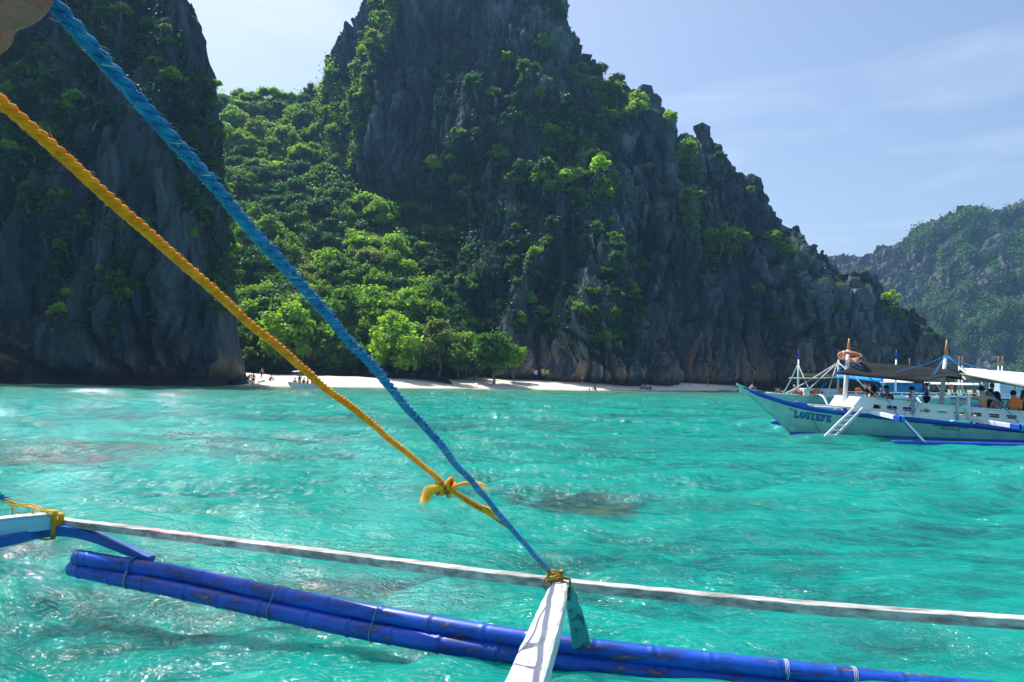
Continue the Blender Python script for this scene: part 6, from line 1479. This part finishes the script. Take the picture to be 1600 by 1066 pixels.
# ------------------------------------------------ moored boats behind
def back_boat(px, py, d, length, deg, label, rail, cabin=True, canopy=None, masts=(), stays=None, hullc=M_AQUA, deckz=.78, name='moored_boat', vests=0):
    o = P(px, py, d); o[2] = 0; b = Boat(name, o, deg, label, 'boat', 'outrigger boats moored behind the tour boat'); q = b.o; s = length
    u = np.linspace(0.02, s, 26); t = u / s
    shz = deckz * (1 + .30 * (1 - t)**5 + .2 * t**6); kz = np.where(t < .08, shz * (1 - t / .08) * .8 - .25 * (t / .08), -.25); kz = np.minimum(kz, shz - .08)
    w = .9 * np.minimum(1, (t / .3))**.7 * np.where(t > .85, 1 - .3 * (t - .85) / .15, 1) + .02; k = w * .45
    hull(None, u, shz, kz, w, k, q, hullc, rail, M_BLUEP, strip=.12, boot=np.full(26, .1))
    for v in (-.9, .9):
        beam('cap_rail', [(s * .22, v, deckz + .42), (s * .5, v, deckz + .42), (s * .92, v, deckz + .42)], .06, .05, rail if rail is not M_BLUEP else M_WHITE, q)
        for kx in np.linspace(.22, .92, 12): cyl('rail_post', (s * kx, v, deckz - .05), (s * kx, v, deckz + .42), .03, .03, M_WHITE, q, 6)
        sheet('side_board', [[(s * x, v, deckz - .02) for x in (.25, .6, .9)], [(s * x, v, deckz + .20) for x in (.25, .6, .9)]], M_WHITE, q, .03, False)
    for sg in (-1, 1):
        for kx in (.25, .5, .75): beam('outrigger_arm', smooth_path([(s * kx, 0, deckz + .05), (s * kx, sg * 2.4, deckz + .1), (s * kx, sg * 3.6, .1)], 8), .1, .1, M_WHITE, q)
        tube('float', smooth_path([(s * .08, sg * 3.6, .35), (s * .2, sg * 3.6, .08), (s * .95, sg * 3.6, .05)], 14), .1, M_BLUEP, q, 8)
    return b
b2_ = back_boat(1196, 609, 60, 15.0, -2, 'moored aqua outrigger boat with white low cabin and bamboo framed awning', M_WHITE, masts=1)
Q = b2_.o; l2 = b2_.loc
box('cabin', l2(1256, 619, -.7) * [1, 1, 1], l2(1302, 607.5, .7), M_WHITE, Q, .12)
for px in (1268, 1276, 1284): 
    a = l2(px, 612.5, -.72); mesh_obj('window', [a + [-.12, 0, -.09], a + [.12, 0, -.09], a + [.12, 0, .09], a + [-.12, 0, .09], a + [-.12, .02, -.09], a + [.12, .02, -.09], a + [.12, .02, .09], a + [-.12, .02, .09]], [(0, 1, 2, 3), (7, 6, 5, 4), (0, 4, 5, 1), (1, 5, 6, 2), (2, 6, 7, 3), (3, 7, 4, 0)], M_BLACK, Q)
for (a, b_), tipm in (((1246.5, 617), M_BLUEP), ((1309, 617), M_BLUEP), ((1399, 612), M_BLUEP)):
    tp = l2(a + 1.5, 562, 0); cyl('mast', l2(a, b_, 0), tp, .09, .07, M_WHITE, Q, 8); cyl('mast_tip', tp, l2(a + 1.7, 547, 0), .07, .02, tipm, Q, 8)
cloth2 = lambda nm, rows, vs, mat, bb: sheet(nm, [smooth_path([bb.loc(a, c, v) for a, c in row], 12) for row, v in zip(rows, vs)], mat, bb.o, .02)
cloth2('awning_net', [[(1250, 591), (1275, 591), (1310, 591)], [(1250, 583), (1280, 584), (1314, 585)]], (-1.2, 1.0), M_DTARP, b2_)
tube('awning_pole', [l2(1233, 591, -1.25), l2(1270, 591.5, -1.25), l2(1308, 590, -1.25)], .06, M_BAMBW, Q, 6)
cloth2('blue_awning', [[(1306, 590), (1340, 593), (1380, 597)], [(1308, 585), (1340, 586), (1382, 588)]], (-1.3, 1.0), M_BTARP, b2_)
for pts in ([(1217, 624), (1232, 601), (1247, 569)], [(1222, 618), (1262, 596), (1309, 567)], [(1309, 567), (1286, 588), (1264, 608)], [(1309, 567), (1323, 578), (1336, 590)], [(1247, 569), (1256, 590), (1264, 608)], [(1309, 566), (1300, 592), (1289, 628)], [(1309, 566), (1330, 583), (1352, 607)]):
    tube('stay', smooth_path([l2(a, c, -.9 * k) for k, (a, c) in enumerate(pts)], 8), .045, M_ROPEW, Q, 6)
tube('stay', smooth_path([l2(1318, 572, 0), l2(1300, 590, -.8), l2(1278, 611, -1.2)], 8), .035, M_ROPEB, Q, 6)
b3_ = back_boat(1330, 612, 66, 21.0, -2, 'moored boat with a blue cabin and blue and white roofs', M_BLUEP)
l3 = b3_.loc; Q3 = b3_.o
box('cabin', l3(1392, 625, -.9), l3(1425, 599, .9), M_BOXB, Q3, .03)
for px in (1402, 1415): box('vent', l3(px - 4, 600.8, -.93), l3(px + 4, 599.2, -.90), M_BLACK, Q3)
cloth2('cabin_roof', [[(1374, 598), (1400, 598), (1427, 598.5)], [(1380, 591.5), (1404, 592), (1431, 592.5)]], (-1.2, .6), M_WTARP, b3_)
box('doorway_shade', l3(1426, 624, -.86), l3(1437, 598, .9), M_BLACK, Q3)  # solid black block: the shade inside the doorway put into its colour
b4_ = back_boat(1428, 612, 72, 26.0, -2, 'moored boat with an orange rail seen under the canopy of the tour boat', M_ORANGE)
l4 = b4_.loc; Q4 = b4_.o
for a, m in ((1421, M_WOODT), (1498.5, M_WOODT), (1503.5, M_WOODT), (1560, M_WOODT), (1566, M_WOODT)):
    dy = .0; tp = l4(a, 572, .4); cyl('mast', l4(a - .5, 616, .4), tp, .09, .07, M_WHITE, Q4, 8); cyl('mast_tip', tp, l4(a + .3, 557 if a > 1430 else 560, .4), .07, .03, M_WOODT, Q4, 8)
box('cabin', l4(1563, 622, -.9), l4(1588, 600, .9), plain('pale_blue_cabin', (.45, .62, .75)), Q4, .05)
for k, (a, b_) in enumerate(((1446, 1460), (1462, 1477), (1482, 1489), (1500, 1512), (1520, 1529), (1534, 1541), (1455, 1449), (1474, 1467))):
    cyl('awning_prop', l4(a, 598, -.6), l4(b_, 622, -.6), .06, .06, M_WHITE if k % 2 else M_ROPEB, Q4, 6)
cloth2('white_awning', [[(1440, 600), (1480, 601), (1530, 602)], [(1445, 597), (1485, 598), (1530, 599)]], (-1.2, .8), M_WTARP, b4_)
# orange life vests drying over the rail
def vest_at(bb, px, py, lab, s=1.0):
    w_ = bb.world(bb.loc(px, py, -.95)); r_ = empty('life_vest', tuple(w_), 0, lab, 'life vest', 'orange life vests on the moored boats'); r_.scale = (s, s, s)
    sheet('vest', [[(x * (1 - .2 * t), -.08 - .05 * math.sin(t * 3 + x * 5), .25 - t * .62 + .05 * math.cos(x * 9)) for x in np.linspace(-.32, .32, 8)] for t in np.linspace(0, 1, 6)], M_ORANGE, r_, .07); box('strap', (-.3, -.16, -.05), (.3, -.14, 0), M_BLACK, r_)
vest_at(b2_, 1274.5, 613, 'orange life vest hanging on the white cabin of the moored boat', .9)
vest_at(b2_, 1251, 614, 'small orange life vest beside the thin mast', .55); vest_at(b2_, 1313, 610, 'orange life vest behind the white front mast', .6); vest_at(b3_, 1340, 610, 'orange life vest in a heap near the navy passenger', .8)
vest_at(b4_, 1448, 605, 'orange vest under the white awning at the back', .7); vest_at(b4_, 1485, 604, 'orange life vest stacked beyond the second mast', .8)
def onb(bb, px, py, v, ps, face, label, **k):
    q = bb.world(bb.loc(px, py, v)); J = PM_J(ps); s = k.get('s', 1.0); f = R(face); h = (J['hd'] + J['top']) / 2 * s
    return person(ps, q - np.array([h[0] * math.cos(f), h[0] * math.sin(f), h[2]]), face, label, **{**k, 's': s})
onb(b2_, 1176.5, 599, 0, 'hunch', 0, 'person in a pink shirt hugging the knees on the bow behind the prow', shirt=(.75, .35, .45), skin='tan')
onb(b2_, 1211, 607, 0, 'crouch', 180, 'bare backed person crouching on the foredeck of the moored boat', skin='tan')
onb(b2_, 1219, 608, .2, 'hunch', 180, 'person in a white and pink shirt bending beside the croucher', shirt=(.7, .7, .8), skin='tan')
onb(b2_, 1241, 603.5, 0, 'hunch', 180, 'person in a straw hat sitting by the thin mast', skin='fair', hat=(.6, .5, .3), shorts=(.5, .15, .1))
onb(b2_, 1247, 606, .3, 'sit', 180, 'sunburnt person just behind the straw hat', skin='fair', shorts=(.5, .1, .1))
onb(b2_, 1299, 608, -.2, 'hunch', 0, 'person with long hair sitting at the end of the white cabin', skin='fair', long_hair=True, shorts=(.05, .1, .2))
onb(b2_, 1307, 610, .2, 'sit', 180, 'tanned man in blue shorts seated at the middle mast', skin='tan', shorts=(.02, .08, .3))
onb(b3_, 1352, 599, .2, 'reach', 200, 'person in a light blue shirt under the blue awning', shirt=(.25, .55, .75), skin='tan', s=.8)
onb(b3_, 1358, 601, 0, 'sit', 180, 'person in orange sitting under the blue awning', shirt=(.7, .15, .05), skin='fair')
onb(b3_, 1344, 606, 0, 'sit', 180, 'seated person in orange vest left of the navy passenger', shirt=(.7, .2, .08), skin='tan')
onb(b4_, 1459, 600, 0, 'sit', 0, 'red clothed person behind the second mast', shirt=(.6, .08, .05), skin='tan')
onb(b4_, 1466, 603, .2, 'sit', 180, 'person in a dark shirt left of the second mast', shirt=(.03, .03, .04), skin='tan')
onb(b4_, 1477, 600, .2, 'sit', 180, 'bare chested person right of the second mast', skin='fair')
for i, (bb, px, py, v, ps, fc_, lab, kw) in enumerate([
    (b3_, 1368, 603, .3, 'sit', 180, 'person in turquoise behind the dark haired man', dict(shirt=(.05, .4, .45))), (b3_, 1377, 604, .1, 'sit', 0, 'person in red left of the blue cabin', dict(shirt=(.6, .08, .05))),
    (b3_, 1441, 604, .1, 'reach', 180, 'standing person in red cap right of the blue cabin', dict(shirt=(.05, .1, .4), hat=(.6, .05, .05), s=.8)), (b4_, 1453, 604, .2, 'stand', 180, 'bare chested person standing under the white awning', dict(s=.75)),
    (b4_, 1492, 605, .2, 'sit', 180, 'person in dark red between the masts at the back', dict(shirt=(.35, .05, .04))), (b4_, 1508, 606, .1, 'sit', 0, 'person in navy near the pale blue cabin', dict(shirt=(.02, .04, .15))),
    (b4_, 1522, 606, .3, 'sit', 180, 'person in orange left of the bare backed man, far boat', dict(shirt=(.8, .2, .03))), (b2_, 1321, 607, .1, 'hunch', 180, 'person in orange lying back beyond the white mast', dict(shirt=(.8, .2, .04))), (b2_, 1288, 606, .3, 'sit', 180, 'person in brown behind the hanging orange vest', dict(shirt=(.2, .1, .05)))]):
    onb(bb, px, py, v, ps, fc_, lab, **{'skin': 'tan', **kw})
print('boats', time.time() - T0)

# ------------------------------------------------ on the beach
def bz(x, y): return float(beach_z(np.array(float(x)), np.array(float(y))))
def onsand(px, py, ps, face, label, **k):
    w = W(px, py, 0.9)
    d = Vector(ray(px, py)); h = BVH['beach'].ray_cast(CAMV, d, 400)
    if h[0] is None: w = W(px, max(py, 604), 0); return person(ps, w, face, label, **k)
    return person(ps, h[0], face, label, **k)
onsand(395.6, 604, 'stand', -90, 'person in a yellow shirt standing by the left cliff', shirt=(.75, .42, .02), shorts=(.02, .03, .06))
onsand(409, 594, 'walk', 180, 'tanned person in swimwear behind the yellow shirt', skin='fair', shorts=(.3, .03, .05))
onsand(421.5, 594.5, 'hunch', 0, 'person sitting on the white sand near the left cliff', skin='fair', shorts=(.5, .05, .05))
onsand(386, 594.5, 'crouch', 0, 'person crouching beside the rock left of the yellow shirt', skin='brown', shorts=(.1, .1, .1))
onsand(685, 587, 'stand', -90, 'person in a white shirt in the shade of the trees', shirt=(.7, .7, .7), skin='brown')
onsand(614, 584, 'stand', -60, 'person in turquoise under the trees behind the blue rope', shirt=(.03, .35, .4), skin='tan')
onsand(620, 585, 'walk', 200, 'second person under the trees right of the turquoise shirt', shirt=(.05, .1, .15), skin='tan')
onsand(626, 587, 'hunch', 200, 'person in pink sitting in the shade of the trees', shirt=(.7, .25, .3), skin='fair')
onsand(814, 588, 'crouch', 180, 'person in mauve crouching at the foot of the buttress', shirt=(.4, .2, .3), skin='tan')
onsand(829, 594, 'stand', 90, 'person in a bright blue shirt by the rocks', shirt=(.03, .3, .6), skin='tan')
onsand(910, 602, 'stand', -90, 'tanned bather standing at the edge of the cliff shadow', skin='tan', shorts=(.02, .02, .03))
onsand(931, 610, 'hunch', 180, 'person in black sitting at the waterline', shirt=(.015, .015, .02), skin='brown')
onsand(1006, 608, 'sit', 180, 'person in blue sitting in a small group at the water', shirt=(.05, .1, .35), skin='tan', s=.8)
onsand(1011, 608.5, 'hunch', 180, 'person in green in the small group at the water', shirt=(.08, .45, .1), skin='tan')
onsand(1017, 609, 'hunch', 180, 'person in dark clothes with orange in the small group', shirt=(.03, .03, .04), skin='brown', extra='vest')
onsand(1001, 608, 'hunch', 20, 'person leaning back at the left of the small group', skin='fair', shorts=(.1, .1, .3))
onsand(1032, 598.5, 'stand', 90, 'person in blue standing before the tidal notch', shirt=(.03, .15, .5), skin='tan')
onsand(1036.5, 599, 'walk', 0, 'bather walking beside the blue shirt at the notch', skin='tan', shorts=(.3, .05, .05))
onsand(1079.5, 603, 'stand', 180, 'person in a red top standing near the pile of gear', shirt=(.45, .06, .05), skin='tan')
onsand(1106, 604.5, 'reach', 200, 'person in blue shorts near the right end of the beach', skin='tan', shorts=(.03, .2, .5))
for i, (px, py, c) in enumerate([(988, 597, (.03, .03, .05)), (993, 598, (.2, .05, .06)), (998, 598, (.05, .06, .12)), (1003, 598, (.25, .2, .2))]):
    onsand(px, py, ['hunch', 'crouch', 'hunch', 'sit'][i], [180, 0, 20, 180][i], ['person in black at the left of the shaded group under the notch', 'person in dark red in the shaded group under the notch', 'person in navy in the shaded group under the notch', 'person in grey at the right of the shaded group under the notch'][i], shirt=c, skin='tan')
w_ = W(921, 611, 0); person('stand', w_ - np.array([0, 0, 1.35]), 180, 'swimmer with only the head above water left of the person in black', skin='tan')

# small white motor boat nosed up to the sand
mo = W(472, 608, 0); mb = Boat('motor_boat', (mo[0] - 1.6, mo[1], 0), 1, 'small open white motor boat with orange vested passengers at the beach', 'boat')
u = np.linspace(.0, 3.3, 18); t = u / 3.3
hull(None, u, .62 + .18 * (1 - t)**2, np.where(t < .2, .62 * (1 - t / .2) - .12, -.12), .62 * np.minimum(1, t / .3 + .03)**.6, .4 * np.minimum(1, t / .35 + .02), mb.o, M_WHITE, M_WHITE, M_CYANP, strip=.05, boot=np.full(18, .10))
for a, b in ((.9, -.55), (.9, .55), (2.4, -.55), (2.4, .55)): cyl('awning_post', (a, b, .5), (a, b, 1.95), .02, .02, M_WHITE, mb.o, 6)
sheet('awning', [[(.55, -.7, 1.92), (1.6, -.7, 2.0), (2.8, -.7, 1.92)], [(.55, 0, 2.03), (1.6, 0, 2.1), (2.8, 0, 2.03)], [(.55, .7, 1.92), (1.6, .7, 2.0), (2.8, .7, 1.92)]], M_WTARP, mb.o, .03)
box('outboard_motor', (3.28, -.14, .2), (3.6, .14, 1.05), M_BLACK, mb.o, .06); box('bench', (1.0, -.5, .45), (1.3, .5, .5), M_WHITE, mb.o); box('bench', (2.0, -.5, .45), (2.3, .5, .5), M_WHITE, mb.o)
for i, (u_, v_, kw, lab) in enumerate([(.75, 0, dict(extra='vest', skin='fair'), 'passenger in an orange vest in the bow of the motor boat'), (1.4, -.2, dict(shirt=(.7, .7, .7), skin='tan'), 'passenger in white amidships in the motor boat'), (1.7, .25, dict(extra='vest', skin='tan'), 'passenger in an orange vest amidships in the motor boat'),
                                       (2.25, -.1, dict(shirt=(.02, .02, .03), skin='tan'), 'man in black near the outboard of the motor boat'), (2.75, .15, dict(extra='vest', skin='tan'), 'passenger in orange at the stern of the motor boat')]):
    person('sit', mb.world((u_, v_, .42)), 180 if i % 2 else -60, lab, s=.95, **kw)
person('stand', mb.world((1.25, .1, .42)), -90, 'bather standing up under the awning of the motor boat', skin='fair', shorts=(.5, .08, .04), s=.9)

# driftwood, kayak, bundles, rocks, hut
rr_ = random.Random(3)
for k, (px, py, ln, an) in enumerate([(740, 590.5, 1.6, 10), (750, 592.5, 2.4, -8), (758, 593.5, 1.8, 5), (745, 592, 1.2, 30)]):
    h = BVH['beach'].ray_cast(CAMV, Vector(ray(px, py)), 400)
    if h[0] is None: continue
    d_ = tube('driftwood', [np.array([-ln / 2, 0, .08]), np.array([-.2, .08, .14]), np.array([.2, -.03, .10]), np.array([ln / 2, .1, .2])], [.07, .09, .08, .03], M_BAMBW, None, 7); d_.location = h[0]; d_.rotation_euler = (0, 0, R(an))
    tag(d_, ['short bleached driftwood log at the left of the pile', 'longest bleached driftwood log on the sand', 'driftwood log nearest the water', 'small slanting driftwood stick on the pile'][k], 'driftwood', 'driftwood on the sand')
def kayak(px, py, c, lab, ln=3.2, ang=3):
    w0_ = W(px, py, 0); o = empty('kayak', (w0_[0], w0_[1], 0), R(ang), lab, 'kayak'); tt = np.linspace(-1, 1, 15)
    V, F = tube_np(np.stack([tt * ln / 2, 0 * tt, .14 + .12 * tt**2], 1), .30 * np.sqrt(np.maximum(1 - tt**2, 0.002)), 10); V[:, 2] = .16 + (V[:, 2] - .16) * .6
    link(bpy.data.objects.new('hull', fast_mesh('hull', V, F, cmat(c, .4, 'kayak_plastic'))), o); tube('seat_rim', [(.45 * math.cos(a), .17 * math.sin(a), .30) for a in np.linspace(0, 6.28, 20)], .03, M_BLACK, o, 6)
kayak(1133, 612, (.03, .40, .25), 'sea green kayak at the right end of the beach'); kayak(1160, 612, (.02, .12, .35), 'dark blue kayak beside the prow of the tour boat', 2.6)
def lump(name, px, py, sx, sy, sz, c, lab, cat, which='beach', dz=.0, mat=None, seed=1, sub=3, grp=None):
    h = hit(px, py, None) if which is None else None
    if which == 'beach': q = BVH['beach'].ray_cast(CAMV, Vector(ray(px, py)), 400); loc = q[0] if q[0] is not None else Vector(W(px, py, 0))
    else: loc = h[0]
    bm = bmesh.new(); bmesh.ops.create_icosphere(bm, subdivisions=sub, radius=1); co = np.array([v.co[:] for v in bm.verts]); nn = 1 + .45 * fbm(co[:, 0] * 1.3 + seed, co[:, 1] * 1.3, co[:, 2] * 1.3 + seed, 4)
    for v, k_ in zip(bm.verts, nn): v.co = Vector((v.co.x * sx * k_, v.co.y * sy * k_, v.co.z * sz * k_))
    me = bpy.data.meshes.new(name); bm.to_mesh(me); bm.free(); me.materials.append(mat or cmat(c)); o = link(bpy.data.objects.new(name, me)); o.location = loc + Vector((0, 0, dz)); tag(o, lab, cat, grp); return o
lump('rock', 822, 586, 2.4, 1.6, 1.4, None, 'dark rounded boulder left of the clothes at the foot of the buttress', 'rock', mat=M_ROCK, seed=3)
lump('rock', 850, 587, 3.2, 1.8, 1.7, None, 'wide dark boulder with clothes drying on it', 'rock', mat=M_ROCK, seed=4)
lump('rock', 884, 588, 2.2, 1.5, 1.2, None, 'small boulder right of the clothes', 'rock', mat=M_ROCK, seed=5)
lump('rock', 352, 596, 2.6, 1.8, 1.3, None, 'boulder at the left end of the beach under the cliff', 'rock', mat=M_ROCK_L, seed=6)
lump('rock', 367, 600, 1.6, 1.2, .6, None, 'low wet rock at the left end of the sand', 'rock', mat=M_ROCK_L, seed=7)
for px, py, c, l_ in ((837, 582, (.7, .7, .7), 'white cloth drying on the boulder'), (848, 580, (.75, .5, .03), 'yellow cloth drying on the boulder'), (855, 581, (.7, .45, .03), 'second yellow cloth drying right of the first'), (849, 584, (.03, .3, .5), 'blue cloth drying under the yellow one'), (832, 579, (.5, .1, .08), 'red cloth above the blue shirted person')):
    q = P(px, py, 118.5); o = sheet('drying_cloth', [[(x, -.05 * math.sin(x * 9), .35), (x + .02, -.1, -.35)] for x in np.linspace(-.28, .28, 6)], cmat(c), None, .02); o.location = q; tag(o, l_, 'cloth')
lump('gear_pile', 1069, 597, 1.5, .8, .5, (.06, .055, .05), 'dark pile of gear in the shade under the notch', 'gear', dz=.2, seed=8)
lump('crate', 787, 590.5, .45, .35, .35, (.03, .30, .12), 'green crate on the sand beside the driftwood', 'crate', dz=.2, sub=1, seed=9)
hh = P(614, 583, 116.0); hut = empty('beach_hut', (hh[0], hh[1], bz(hh[0], 112)), 0, 'small grey plank hut hidden in the shade under the beach trees', 'hut')
for k in range(9): box('plank', (-2.0 + k * .44, 0, 0), (-1.58 + k * .44, .05, 1.9), M_GREYP if k % 2 else M_BAMBW, hut)
sheet('roof', [[(-2.2, -.5, 1.95), (2.2, -.5, 1.95)], [(-2.2, 1.6, 2.6), (2.2, 1.6, 2.6)]], M_DTARP, hut, .06, False)
print('all', time.time() - T0)
